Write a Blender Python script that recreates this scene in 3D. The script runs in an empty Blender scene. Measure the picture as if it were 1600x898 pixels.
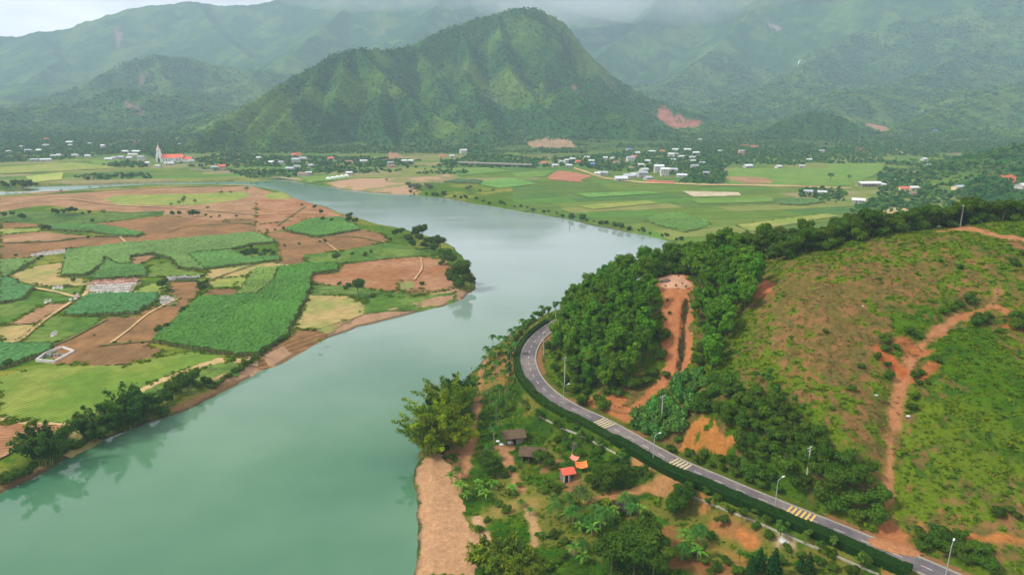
import bpy, math, random
import numpy as np
from mathutils import Vector, Matrix
from mathutils.geometry import tessellate_polygon

random.seed(7); RNG = np.random.default_rng(7)
scene = bpy.context.scene
COL = scene.collection
R = math.radians

# ------------------------------------------------------------------ camera
PITCH = math.atan(299 / 1067)
CAMZ = 110.0
cam_d = bpy.data.cameras.new("camera"); cam = bpy.data.objects.new("camera", cam_d); COL.objects.link(cam)
cam_d.sensor_width = 36; cam_d.lens = 36 * 1067 / 1600; cam_d.clip_start = 1; cam_d.clip_end = 40000
cam.location = (0, 0, CAMZ); cam.rotation_euler = (math.pi / 2 - PITCH, 0, 0)
scene.camera = cam
# ------------------------------------------------------------------ light
SUN_EL, SUN_AZ = R(48), R(-98)      # azimuth from +Y towards +X
w = bpy.data.worlds.new("World"); scene.world = w; w.use_nodes = True
nt = w.node_tree; nt.nodes.clear()
o_ = nt.nodes.new('ShaderNodeOutputWorld'); bg = nt.nodes.new('ShaderNodeBackground')
sky = nt.nodes.new('ShaderNodeTexSky'); sky.sky_type = 'NISHITA'; sky.sun_disc = False
sky.sun_elevation = SUN_EL; sky.sun_rotation = SUN_AZ
tc = nt.nodes.new('ShaderNodeTexCoord'); mp = nt.nodes.new('ShaderNodeMapping'); mp.inputs['Scale'].default_value = (1.0, 1.0, 3.2)
nz = nt.nodes.new('ShaderNodeTexNoise'); nz.inputs['Scale'].default_value = 3.2; nz.inputs['Detail'].default_value = 7; nz.inputs['Roughness'].default_value = .55
cr = nt.nodes.new('ShaderNodeValToRGB')
cr.color_ramp.elements[0].position = .36; cr.color_ramp.elements[0].color = (7.7, 7.6, 7.8, 1)
cr.color_ramp.elements[1].position = .62; cr.color_ramp.elements[1].color = (13.5, 13.3, 13.2, 1)
mx = nt.nodes.new('ShaderNodeMix'); mx.data_type = 'RGBA'; mx.inputs[0].default_value = .92
L = nt.links.new
L(tc.outputs['Generated'], mp.inputs['Vector']); L(mp.outputs[0], nz.inputs['Vector']); L(nz.outputs['Fac'], cr.inputs['Fac'])
L(sky.outputs[0], mx.inputs[6]); L(cr.outputs[0], mx.inputs[7]); L(mx.outputs[2], bg.inputs['Color'])
bg.inputs['Strength'].default_value = 0.092
L(bg.outputs[0], o_.inputs['Surface'])
sd = bpy.data.lights.new("sun", 'SUN'); sd.energy = 3.1; sd.angle = R(10); sd.color = (1, .95, .86)
so = bpy.data.objects.new("sun", sd); COL.objects.link(so)
sdir = Vector((math.sin(SUN_AZ) * math.cos(SUN_EL), math.cos(SUN_AZ) * math.cos(SUN_EL), math.sin(SUN_EL)))
so.rotation_euler = sdir.to_track_quat('Z', 'Y').to_euler(); so.location = (0, 0, 500)
scene.view_settings.view_transform = 'Standard'; scene.view_settings.look = 'None'
scene.view_settings.exposure = 0.36; scene.view_settings.gamma = 1
try:
    scene.cycles.use_denoising = True; scene.cycles.denoiser = 'OPENIMAGEDENOISE'
    scene.cycles.max_bounces = 6; scene.cycles.diffuse_bounces = 3; scene.cycles.volume_bounces = 3
    scene.cycles.transparent_max_bounces = 4
except Exception: pass

# ------------------------------------------------------------------ projection helpers (photo pixel -> place on the ground)
SP, CP = math.sin(PITCH), math.cos(PITCH)
def ray(u, v):
    a = (u - 800) / 1067; b = (v - 449) / 1067
    return a, CP - b * SP, -(SP + b * CP)
def P(u, v, z=0.0):
    dx, dy, dz = ray(u, v); t = (z - CAMZ) / dz
    return dx * t, dy * t, z
def PD(u, v, Y):
    dx, dy, dz = ray(u, v); t = Y / dy
    return dx * t, Y, CAMZ + dz * t
# ------------------------------------------------------------------ noise
def _h(ix, iy, s):
    n = (ix.astype(np.int64) * 374761393 + iy.astype(np.int64) * 668265263 + s * 1442695041) & 0xffffffff
    n = ((n ^ (n >> 13)) * 1274126177) & 0xffffffff
    return ((n ^ (n >> 16)) & 0xffff) / 65535.0
def vnoise(x, y, s=0):
    ix = np.floor(x); iy = np.floor(y); fx = x - ix; fy = y - iy
    fx = fx * fx * (3 - 2 * fx); fy = fy * fy * (3 - 2 * fy)
    a = _h(ix, iy, s); b = _h(ix + 1, iy, s); c = _h(ix, iy + 1, s); d = _h(ix + 1, iy + 1, s)
    return (a * (1 - fx) + b * fx) * (1 - fy) + (c * (1 - fx) + d * fx) * fy
def fbm(x, y, sc, octv=4, s=0, gain=.5):
    x = np.asarray(x, float) / sc; y = np.asarray(y, float) / sc
    t = 0; a = 1; n = 0
    for k in range(octv):
        t = t + a * vnoise(x + 17.3 * k, y - 9.1 * k, s + k); n += a; a *= gain
        x, y = x * 1.73 + y * 1.02, y * 1.73 - x * 1.02
    return t / n
def sstep(a, b, x):
    t = np.clip((x - a) / (b - a), 0, 1); return t * t * (3 - 2 * t)
def seg_dist(x, y, poly, closed=False, want=False):
    """distance to polyline; with want also the parameter-interpolated extra columns"""
    poly = np.asarray(poly, float); n = len(poly); best = np.full(x.shape, 1e18); ext = None
    if want: ext = np.zeros(x.shape + (poly.shape[1] - 2,))
    for i in range(n if closed else n - 1):
        a = poly[i]; b = poly[(i + 1) % n]; dx, dy = b[0] - a[0], b[1] - a[1]
        t = np.clip(((x - a[0]) * dx + (y - a[1]) * dy) / (dx * dx + dy * dy + 1e-9), 0, 1)
        d = (x - a[0] - t * dx) ** 2 + (y - a[1] - t * dy) ** 2
        m = d < best; best = np.where(m, d, best)
        if want: ext[m] = (a[2:] + t[..., None] * (b[2:] - a[2:]))[m]
    return (np.sqrt(best), ext) if want else np.sqrt(best)
def inside(x, y, poly):
    poly = np.asarray(poly, float); n = len(poly); r = np.zeros(x.shape, bool); j = n - 1
    for i in range(n):
        xi, yi = poly[i][:2]; xj, yj = poly[j][:2]
        c = ((yi > y) != (yj > y)) & (x < (xj - xi) * (y - yi) / (yj - yi + 1e-12) + xi); r ^= c; j = i
    return r

# ------------------------------------------------------------------ river outline
LB = [(-60, 795), (0, 772), (60, 742), (110, 712), (150, 692), (200, 672), (230, 661), (290, 640), (335, 618), (370, 602), (400, 582), (440, 566), (470, 548), (500, 531), (560, 510), (620, 496), (655, 487), (690, 478),
      (722, 468), (742, 450), (741, 434), (722, 402), (704, 384), (680, 372), (650, 364), (600, 352), (565, 342), (540, 335), (500, 323), (470, 313), (445, 302), (420, 296), (390, 291), (340, 290),
      (250, 291), (190, 294), (130, 298), (60, 303), (0, 308), (-120, 316), (-300, 330)]
FB = [(-300, 305), (-120, 300), (0, 297), (50, 291), (100, 289), (150, 288), (220, 286), (300, 284), (390, 283), (440, 280), (470, 285), (500, 290), (540, 296), (575, 300), (600, 302), (640, 303), (700, 311), (750, 319), (800, 328), (860, 338),
      (905, 347), (950, 356), (990, 364), (1020, 371), (1060, 381), (1085, 387), (1110, 394), (1140, 405)]
RBk = [(1130, 440), (1050, 445), (980, 455), (920, 470), (880, 482), (850, 492), (822, 506), (800, 518), (785, 532), (765, 551), (745, 576), (715, 610), (690, 640), (668, 688), (655, 712), (650, 745), (650, 800), (653, 840), (650, 870), (647, 898), (640, 940)]
RIVER = [P(u, v)[:2] for u, v in LB] + [P(u, v)[:2] for u, v in FB] + [P(u, v)[:2] for u, v in RBk] + [(-22, 120), (-20, 60), (-16, 0), (-10, -120), (-420, -120), (-420, 130)]
# ------------------------------------------------------------------ road centreline
RZ = 14.0
ROAD_PX = [(873, 503), (860, 511), (848, 520), (836, 532), (828, 545), (825, 559), (828, 575), (836, 592), (850, 608), (872, 625), (900, 641), (931, 654), (975, 676), (1014, 697), (1062, 721), (1110, 741), (1161, 763),
           (1205, 781), (1250, 799), (1287, 814), (1330, 831), (1372, 849), (1415, 867), (1461, 887), (1500, 904), (1560, 932), (1640, 970)]
ROAD_PX = [(u, v + 5 * min(1, max(0, (u - 930) / 130))) for u, v in ROAD_PX]
rp = [P(u, v, RZ)[:2] for u, v in ROAD_PX]
rp = [(130, 372), (104, 352), (78, 331), (55, 316), (36, 305)] + rp[0:] + [(125, 92), (150, 70)]
def catmull(pts, step):
    pts = [np.array(p, float) for p in pts]; out = []
    q = [2 * pts[0] - pts[1]] + pts + [2 * pts[-1] - pts[-2]]
    for i in range(1, len(q) - 2):
        n = max(2, int(np.linalg.norm(q[i + 1][:2] - q[i][:2]) / step))
        for k in range(n):
            t = k / n
            out.append(.5 * ((2 * q[i]) + (-q[i - 1] + q[i + 1]) * t + (2 * q[i - 1] - 5 * q[i] + 4 * q[i + 1] - q[i + 2]) * t * t + (-q[i - 1] + 3 * q[i] - 3 * q[i + 1] + q[i + 2]) * t ** 3))
    out.append(q[-2]); return np.array(out)
ROAD = catmull(rp, 2.0)
for _ in range(6): ROAD[1:-1] = (ROAD[:-2] + 2 * ROAD[1:-1] + ROAD[2:]) / 4
ROAD_C = ROAD[::4]
# ------------------------------------------------------------------ near right bank: height controls
RBF_PX = [(900, 700, 7), (850, 680, 6), (800, 690, 4.6), (752, 690, 3), (760, 610, 3.2), (800, 580, 6), (790, 545, 4), (700, 800, 2.2), (700, 898, 2), (760, 800, 3.2), (850, 800, 4.2), (760, 898, 3), (885, 745, 7.5), (805, 680, 5), (700, 740, 2.2),
          (950, 800, 6.5), (1040, 750, 10.5), (1100, 800, 9), (1000, 898, 6), (1100, 898, 7.5), (1250, 850, 10.5), (1350, 890, 11), (1200, 898, 9), (880, 898, 4.5), (820, 530, 10.5), (845, 500, 10.5),
          # spur
          (1050, 437, 44), (1030, 440, 44), (1075, 440, 44.5), (1048, 480, 38), (1050, 540, 29.5), (1040, 590, 22.5), (1000, 640, 16), (945, 640, 16), (990, 600, 20), (1000, 520, 31), (990, 460, 38), (940, 462, 33), (900, 500, 24), (940, 560, 22), (890, 560, 18), (1100, 480, 38), (1100, 440, 43), (1150, 440, 45), (1150, 500, 39),
          (1090, 540, 31), (1110, 590, 29), (1080, 640, 23), (1050, 680, 17.5), (1100, 680, 21), (1110, 720, 16),
          # big hill
          (1180, 450, 47), (1200, 405, 52), (1130, 405, 48), (1250, 400, 55.5), (1350, 372, 60.5), (1450, 362, 63), (1550, 352, 66), (1640, 345, 67.5), (1200, 500, 42.5), (1300, 480, 49), (1400, 470, 51), (1500, 490, 48.5), (1600, 470, 52), (1600, 420, 59), (1300, 430, 54.5), (1450, 420, 56.5),
          (1150, 600, 31), (1250, 570, 37), (1340, 570, 38.5), (1390, 600, 35.5), (1480, 600, 38), (1580, 600, 39), (1200, 660, 27), (1300, 660, 31), (1390, 700, 26), (1480, 700, 28), (1590, 700, 30), (1250, 720, 21.5), (1330, 760, 21), (1400, 790, 18), (1500, 790, 20.5), (1600, 790, 22.5), (1200, 745, 18), (1500, 870, 15.8), (1600, 850, 18.5), (1400, 845, 14.6)]
RBF_W = [(60, 320, 20), (90, 335, 17), (130, 340, 17), (110, 300, 34), (75, 285, 36), (160, 330, 26), (200, 340, 26), (260, 345, 24), (330, 350, 22), (160, 400, 5), (240, 420, 4), (320, 430, 4), (90, 400, 3), (60, 360, 8), (30, 325, 8),
         (400, 280, 66), (400, 180, 42), (400, 420, 5), (330, 250, 70), (300, 160, 32), (300, 120, 17), (200, 80, 10), (100, 60, 8), (60, 30, 6), (0, 60, 3), (0, 0, 3), (250, 40, 10), (450, 100, 20), (60, 100, 8), (500, 300, 50), (500, 500, 3), (0, 340, 3)]
_rb = np.array([P(u, v, z) for u, v, z in RBF_PX] + [(a, b, c) for a, b, c in RBF_W], float)
def _phi(d): return np.sqrt(d * d + 36.0)
_A = _phi(np.hypot(_rb[:, None, 0] - _rb[None, :, 0], _rb[:, None, 1] - _rb[None, :, 1]))
_A[np.diag_indices(len(_rb))] -= 2.0
_wt = np.linalg.solve(_A, _rb[:, 2] - 8.0)
def rbf(x, y):
    s = np.full(x.shape, 8.0)
    for i in range(len(_rb)): s += _wt[i] * _phi(np.hypot(x - _rb[i, 0], y - _rb[i, 1]))
    return s
# ------------------------------------------------------------------ mountains: ridges (u, v, distance), side slope
RIDGES = [
 ('central', .72, [(258, 246, 1380), (290, 222, 1450), (330, 192, 1560), (400, 152, 1700), (445, 128, 1800), (480, 108, 1860), (520, 86, 1920), (560, 76, 1960), (600, 80, 2030), (640, 72, 2130), (700, 52, 2240), (760, 32, 2320), (800, 21, 2350), (840, 20, 2380), (880, 42, 2400), (920, 90, 2380), (960, 122, 2350), (1010, 152, 2300), (1060, 172, 2230), (1110, 196, 2150), (1150, 222, 2050)]),
 ('central', .74, [(815, 24, 2340), (835, 55, 2250), (870, 95, 2150), (915, 132, 2080), (960, 155, 2040), (1010, 182, 1980), (1060, 212, 1850)]),
 ('central', .74, [(560, 78, 1950), (600, 118, 1860), (650, 158, 1760), (690, 185, 1680), (740, 208, 1600), (800, 232, 1520)]),
 ('central', .72, [(540, 82, 1930), (530, 120, 1800), (520, 160, 1690), (500, 195, 1580), (470, 225, 1480)]),
 ('central', .74, [(650, 76, 2120), (690, 120, 2000), (730, 160, 1880), (770, 190, 1760)]),
 ('central', .74, [(780, 30, 2320), (790, 80, 2180), (805, 130, 2000), (830, 165, 1850), (870, 190, 1720), (900, 205, 1650)]),
 ('central', .74, [(855, 150, 1900), (890, 148, 1830), (930, 165, 1760), (980, 185, 1700), (1030, 207, 1640), (1075, 226, 1580)]),
 ('central', .74, [(460, 118, 1820), (420, 165, 1650), (380, 205, 1500), (350, 235, 1400)]),
 ('central', .72, [(600, 120, 1850), (590, 160, 1720), (600, 200, 1580), (620, 228, 1480)]),
 ('central', .72, [(720, 46, 2270), (735, 90, 2120), (725, 130, 1960), (745, 165, 1820), (760, 188, 1700)]),
 ('central', .72, [(500, 98, 1890), (480, 140, 1740), (440, 185, 1580), (415, 222, 1450)]),
 ('central', .72, [(640, 150, 1790), (650, 185, 1660), (670, 212, 1550), (690, 230, 1480)]),
 ('central', .72, [(860, 100, 2150), (850, 135, 2020), (860, 165, 1880)]),
 ('central', .72, [(930, 120, 2200), (960, 150, 2130), (1000, 165, 2120)]),
 ('central', .72, [(680, 120, 1980), (700, 160, 1850), (730, 190, 1720)]),
 # left middle hills
 ('left', .45, [(-220, 215, 2300), (-100, 205, 2500), (0, 196, 2700), (60, 170, 2850), (130, 138, 3000), (190, 108, 3150), (245, 95, 3250), (300, 104, 3300), (350, 118, 3350), (420, 125, 3400), (500, 130, 3500)]),
 ('left', .45, [(30, 215, 2200), (90, 195, 2350), (140, 172, 2450), (187, 150, 2520), (215, 163, 2480), (245, 188, 2350), (270, 208, 2200)]),
 ('left', .5, [(247, 96, 3240), (260, 130, 3000), (300, 165, 2750), (320, 195, 2500)]),
 # far left range
 ('far', .40, [(-600, 100, 4300), (-300, 80, 4500), (-60, 66, 4700), (0, 65, 4800), (30, 66, 4850), (60, 57, 4900), (100, 57, 4950), (130, 44, 5000), (175, 30, 5050), (215, 22, 5100), (260, 18, 5200), (300, 13, 5300), (350, 19, 5300), (400, 16, 5350), (430, 8, 5400), (460, -6, 5500), (540, -30, 5600), (640, -42, 5700), (740, -30, 5800), (800, -8, 5900), (860, -2, 5900), (930, -20, 5800)]),
 ('far', .40, [(310, 16, 5200), (340, 60, 4700), (380, 95, 4200), (420, 120, 3800)]),
 ('far', .40, [(60, 60, 4800), (90, 100, 4300), (60, 140, 3700), (20, 170, 3200)]),
 ('far', .40, [(560, -30, 5500), (540, 20, 4900), (500, 60, 4300), (450, 100, 3800)]),
 ('far', .40, [(700, -30, 5500), (690, 10, 4900), (660, 50, 4200)]),
 # right ranges
 ('right', .40, [(850, 10, 5700), (930, -10, 5600), (1010, -60, 5700), (1120, -120, 5800), (1300, -190, 6000), (1500, -220, 6000), (1750, -220, 5500), (2000, -160, 4800)]),
 ('right', .40, [(1100, -105, 5700), (1060, -20, 5000), (1000, 50, 4400), (930, 100, 3900), (900, 130, 3600)]),
 ('right', .40, [(1280, -150, 5400), (1220, -20, 4600), (1130, 70, 3900), (1060, 130, 3400), (1020, 160, 3100)]),
 ('right', .40, [(1480, -150, 5200), (1420, 0, 4300), (1300, 90, 3500), (1210, 140, 3000), (1140, 172, 2700)]),
 ('right', .40, [(1750, -80, 4300), (1640, 20, 3700), (1530, 90, 3200), (1420, 130, 2800), (1330, 158, 2550), (1240, 186, 2350)]),
 ('right', .40, [(1850, 60, 2900), (1700, 110, 2600), (1600, 140, 2400), (1520, 165, 2200), (1450, 190, 2000), (1390, 208, 1850)]),
 ('right', .55, [(1165, 228, 1650), (1195, 205, 1700), (1230, 184, 1740), (1265, 176, 1760), (1300, 180, 1750), (1335, 200, 1720), (1380, 222, 1650)]),
 ('right', .3, [(1410, 262, 1120), (1490, 247, 1020), (1540, 238, 960), (1600, 226, 900), (1700, 212, 850), (1850, 205, 800)]),
 ('right', .3, [(1480, 288, 820), (1540, 272, 800), (1600, 262, 760), (1700, 250, 700)]),
]
_RW = [(nm, sl, np.array([PD(*q) for q in pts])) for nm, sl, pts in RIDGES]
def mountains(x, y, cls=False):
    wx = x + 50 * (fbm(x, y, 260, 3, 5) - .5) * sstep(900, 1600, y); wy = y + 50 * (fbm(x, y, 260, 3, 9) - .5) * sstep(900, 1600, y)
    ft = sstep(1650, 2300, y + 200 * (fbm(x, y, 500, 2, 41) - .5)) ; base = 3 + sstep(1450, 2600, y) * 20 + sstep(2200, 4200, y) * 120 + ft * (np.clip(fbm(x, y, 420, 4, 43) - .36, 0, 1) * 190)
    h = np.zeros(x.shape); who = np.zeros(x.shape, int)
    for i, (nm, sl, pl) in enumerate(_RW):
        d, e = seg_dist(wx, wy, pl, want=True); z = e[..., 0]
        rel = np.maximum(z - 3, 1)
        k = sl * d / rel
        v = rel * (1 - k) if sl < .35 else rel * np.where(k < 1, np.clip(1 - k, 0, 1) ** 1.15, 0)
        gul = np.abs(fbm(x, y, 190, 5, 21 + i, .55) - .5) * 2.6; gul = np.minimum(gul, 1)
        v = v - (1 - gul) ** 2 * np.minimum(d * .22, 34) * sstep(1200, 1500, y) * np.clip(1 - k, 0, 1) ** .6
        m = v > h; h = np.where(m, v, h); who = np.where(m, i + 1, who)
    hh = np.where(h > 0, h, 0)
    r = np.where(y > 1600, np.maximum(hh + 3 + (base - 3) * np.clip(1 - hh / 160, .25, 1), base), base + hh)
    low = (hh < 2.5) & (base > 10); who = np.where(low & (x > 250), -1, np.where(low, -2, who)); hh = np.where(low, base - 3, hh)
    return (r, hh, who) if cls else r
# ------------------------------------------------------------------ the ground function
def ground_parts(x, y):
    x = np.asarray(x, float); y = np.asarray(y, float)
    shp = x.shape; x = x.ravel(); y = y.ravel()
    s = seg_dist(x, y, RIVER, closed=True); ins = inside(x, y, RIVER); s = np.where(ins, -s, s)
    s = s + (fbm(x, y, 9, 3, 3) - .5) * 3.0 * 1.0 + (fbm(x, y, 38, 3, 4) - .5) * 13 * sstep(420, 620, y)
    z = np.full(x.shape, 3.0); hm = np.zeros(x.shape); who = np.zeros(x.shape, int)
    far = y > 620
    if far.any(): z[far], hm[far], who[far] = mountains(x[far], y[far], True)
    near = (y < 560) & (x > -60) & ~((y > 250) & (x < .25 * (y - 250) - 25))
    # right-bank side only: everything right of the river
    if near.any():
        xn, yn = x[near], y[near]; h = rbf(xn, yn)
        d, _ = seg_dist(xn, yn, np.c_[ROAD_C, np.zeros(len(ROAD_C))], want=True)
        rough = sstep(16, 26, h) * 1.0
        h = h + rough * ((fbm(xn, yn, 26, 4, 31) - .5) * 3.4 + (fbm(xn, yn, 4, 3, 35) - .5) * .9) + (1 - rough) * (fbm(xn, yn, 14, 4, 37) - .5) * 1.2
        h = h * sstep(0, 1, 1) ; h = np.maximum(h, 2.2)
        k = sstep(4.6, 10, d); h = RZ - .25 - .02 * d + (h - (RZ - .25 - .02 * d)) * k
        f = sstep(430, 540, yn) ; f2 = sstep(440, 560, xn) * 0
        z[near] = h * (1 - f) + 3 * f
    # banks
    bank = .12 + .42 * np.maximum(s, 0) + (s < 0) * s * .4
    z = np.where(s < 14, np.minimum(z, np.maximum(bank, -3)), z)
    return z.reshape(shp), s.reshape(shp), hm.reshape(shp), who.reshape(shp)
def H(x, y): return ground_parts(x, y)[0]
_TT = None
def G(u, v, tmax=6000):
    """where the sight line of a photo pixel meets the ground"""
    return GS([(u, v)], tmax)[0]
def GS(uv, tmax=6000):
    uv = np.array(uv, float); a = (uv[:, 0] - 800) / 1067; b = (uv[:, 1] - 449) / 1067
    D = np.c_[a, CP - b * SP, -(SP + b * CP)]
    ts = 90 * (tmax / 90) ** np.linspace(0, 1, 250)
    X = D[:, None, 0] * ts; Y = D[:, None, 1] * ts; Z = CAMZ + D[:, None, 2] * ts
    hz = H(X, Y); under = Z < hz
    k = np.where(under.any(1), under.argmax(1), len(ts) - 1); k = np.maximum(k, 1)
    lo = ts[k - 1]; hi = ts[k]
    for _ in range(14):
        m = (lo + hi) / 2; hh = H(D[:, 0] * m, D[:, 1] * m); un = CAMZ + D[:, 2] * m < hh
        hi = np.where(un, m, hi); lo = np.where(un, lo, m)
    xx = D[:, 0] * hi; yy = D[:, 1] * hi
    return np.c_[xx, yy, H(xx, yy)]

# ------------------------------------------------------------------ object helpers
def tag(o, label=None, cat=None, group=None, kind=None):
    if label: o['label'] = label
    if cat: o['category'] = cat
    if group: o['group'] = group
    if kind: o['kind'] = kind
    return o
def empty(name, loc=(0, 0, 0), rz=0, sc=1):
    o = bpy.data.objects.new(name, None); COL.objects.link(o); o.location = loc; o.rotation_euler = (0, 0, rz); o.scale = (sc,) * 3
    o.empty_display_size = .5; return o
def add(name, me, parent=None, mat=None):
    o = bpy.data.objects.new(name, me); COL.objects.link(o)
    if parent: o.parent = parent
    if mat and not len(me.materials): me.materials.append(mat)
    return o
def np_mesh(name, V, F, mat=None, smooth=True, col=None):
    """V (n,3), F (m,k) all faces with k corners"""
    me = bpy.data.meshes.new(name); V = np.ascontiguousarray(V, np.float32); F = np.ascontiguousarray(F, np.int32)
    m, k = F.shape
    me.vertices.add(len(V)); me.vertices.foreach_set('co', V.ravel())
    me.loops.add(m * k); me.loops.foreach_set('vertex_index', F.ravel())
    me.polygons.add(m); me.polygons.foreach_set('loop_start', np.arange(0, m * k, k, dtype=np.int32)); me.polygons.foreach_set('loop_total', np.full(m, k, np.int32))
    me.polygons.foreach_set('use_smooth', np.full(m, smooth, bool))
    me.update(calc_edges=True)
    if col is not None:
        at = me.attributes.new('col', 'FLOAT_VECTOR', 'POINT'); at.data.foreach_set('vector', np.ascontiguousarray(col, np.float32).ravel())
    if mat: me.materials.append(mat)
    return me
class MB:
    def __init__(s): s.v = []; s.f = []
    def box(s, c, d, rz=0, top=1.0):
        x, y, z = [q / 2 for q in d]; b = len(s.v); ca, sa = math.cos(rz), math.sin(rz)
        for k, (dx, dy, dz) in enumerate([(-x, -y, -z), (x, -y, -z), (x, y, -z), (-x, y, -z), (-x, -y, z), (x, -y, z), (x, y, z), (-x, y, z)]):
            if k > 3: dx *= top; dy *= top
            s.v.append((c[0] + dx * ca - dy * sa, c[1] + dx * sa + dy * ca, c[2] + dz))
        s.f += [tuple(b + i for i in q) for q in [(3, 2, 1, 0), (4, 5, 6, 7), (0, 1, 5, 4), (1, 2, 6, 5), (2, 3, 7, 6), (3, 0, 4, 7)]]; return s
    def tube(s, pts, rad, n=6, cap=True):
        pts = [Vector(p) for p in pts]; b = len(s.v); rad = rad if hasattr(rad, '__len__') else [rad] * len(pts)
        for i, p in enumerate(pts):
            d = (pts[min(i + 1, len(pts) - 1)] - pts[max(i - 1, 0)]).normalized(); up = Vector((0, 0, 1)) if abs(d.z) < .9 else Vector((1, 0, 0))
            a = d.cross(up).normalized(); c = d.cross(a)
            for k in range(n):
                t = 2 * math.pi * k / n; q = p + (a * math.cos(t) + c * math.sin(t)) * rad[i]; s.v.append(tuple(q))
        for i in range(len(pts) - 1):
            for k in range(n): s.f.append((b + i * n + k, b + i * n + (k + 1) % n, b + (i + 1) * n + (k + 1) % n, b + (i + 1) * n + k))
        if cap: s.f.append(tuple(b + (len(pts) - 1) * n + k for k in range(n))); s.f.append(tuple(b + k for k in reversed(range(n))))
        return s
    def poly(s, pts):
        b = len(s.v); s.v += [tuple(p) for p in pts]; s.f.append(tuple(range(b, b + len(pts)))); return s
    def mesh(s, name, mat=None, smooth=False):
        me = bpy.data.meshes.new(name); me.from_pydata(s.v, [], s.f); me.update()
        if mat: me.materials.append(mat)
        if smooth: me.polygons.foreach_set('use_smooth', [True] * len(me.polygons))
        return me
    def build(s, name, mat, parent=None, smooth=False): return add(name, s.mesh(name, mat, smooth), parent)

# ------------------------------------------------------------------ materials
def srgb(r, g, b):
    f = lambda c: (c / 255 / 12.92) if c / 255 < .04045 else ((c / 255 + .055) / 1.055) ** 2.4
    return (f(r), f(g), f(b))
MATS = {}
def mat(name, c=(.5, .5, .5), rough=.85, var=0.0, vscale=1.0, spec=.2, metal=0, objvar=0.0, coords='Object', bump=0, bscale=1, attr=False, trans=0, leafvar=0, c2=None, c2scale=.1, detail=4):
    if name in MATS: return MATS[name]
    m = bpy.data.materials.new(name); m.use_nodes = True; n = m.node_tree; N = n.nodes; b = N['Principled BSDF']; K = n.links.new
    b.inputs['Roughness'].default_value = rough; b.inputs['Specular IOR Level'].default_value = spec; b.inputs['Metallic'].default_value = metal
    g = N.new('ShaderNodeNewGeometry') if coords == 'World' else N.new('ShaderNodeTexCoord'); vec = g.outputs['Position'] if coords == 'World' else g.outputs['Object']
    if attr:
        a = N.new('ShaderNodeAttribute'); a.attribute_name = 'col'; cur = a.outputs['Vector']
    else:
        a = N.new('ShaderNodeRGB'); a.outputs[0].default_value = (*c, 1); cur = a.outputs[0]
    if c2:
        t = N.new('ShaderNodeTexNoise'); t.inputs['Scale'].default_value = c2scale; t.inputs['Detail'].default_value = 5; K(vec, t.inputs['Vector'])
        rr = N.new('ShaderNodeMapRange'); rr.inputs[1].default_value = .42; rr.inputs[2].default_value = .58; K(t.outputs['Fac'], rr.inputs[0])
        x = N.new('ShaderNodeMix'); x.data_type = 'RGBA'; K(rr.outputs[0], x.inputs[0]); K(cur, x.inputs[6]); x.inputs[7].default_value = (*c2, 1); cur = x.outputs[2]
    val = None
    def mulv(s):
        nonlocal val
        if val is None: val = s
        else:
            q = N.new('ShaderNodeMath'); q.operation = 'MULTIPLY'; K(val, q.inputs[0]); K(s, q.inputs[1]); val = q.outputs[0]
    if var:
        t = N.new('ShaderNodeTexNoise'); t.inputs['Scale'].default_value = vscale; t.inputs['Detail'].default_value = detail; t.inputs['Roughness'].default_value = .65; K(vec, t.inputs['Vector'])
        rr = N.new('ShaderNodeMapRange'); rr.inputs[1].default_value = .3; rr.inputs[2].default_value = .7; rr.inputs[3].default_value = 1 - var; rr.inputs[4].default_value = 1 + var; K(t.outputs['Fac'], rr.inputs[0]); mulv(rr.outputs[0])
    if objvar:
        t = N.new('ShaderNodeObjectInfo'); rr = N.new('ShaderNodeMapRange'); rr.inputs[3].default_value = 1 - objvar; rr.inputs[4].default_value = 1 + objvar; K(t.outputs['Random'], rr.inputs[0]); mulv(rr.outputs[0])
    if val is not None:
        h = N.new('ShaderNodeHueSaturation'); K(val, h.inputs['Value']); K(cur, h.inputs['Color']); cur = h.outputs[0]
        if objvar:
            wn = N.new('ShaderNodeTexWhiteNoise'); wn.noise_dimensions = '1D'; K(t.outputs['Random'], wn.inputs['W'])
            r2 = N.new('ShaderNodeMapRange'); r2.inputs[3].default_value = .5 - objvar * .09; r2.inputs[4].default_value = .5 + objvar * .07; K(wn.outputs['Value'], r2.inputs[0]); K(r2.outputs[0], h.inputs['Hue'])
    K(cur, b.inputs['Base Color'])
    if bump:
        t = N.new('ShaderNodeTexNoise'); t.inputs['Scale'].default_value = bscale; t.inputs['Detail'].default_value = 5; K(vec, t.inputs['Vector'])
        bm = N.new('ShaderNodeBump'); bm.inputs['Strength'].default_value = bump; bm.inputs['Distance'].default_value = .3 / bscale; K(t.outputs['Fac'], bm.inputs['Height']); K(bm.outputs[0], b.inputs['Normal'])
    if trans:
        tb = N.new('ShaderNodeBsdfTranslucent'); ms = N.new('ShaderNodeMixShader'); ms.inputs[0].default_value = trans; K(cur, tb.inputs[0]); K(b.outputs[0], ms.inputs[1]); K(tb.outputs[0], ms.inputs[2]); K(ms.outputs[0], N['Material Output'].inputs[0])
    m['d'] = 1; MATS[name] = m; return m
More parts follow.
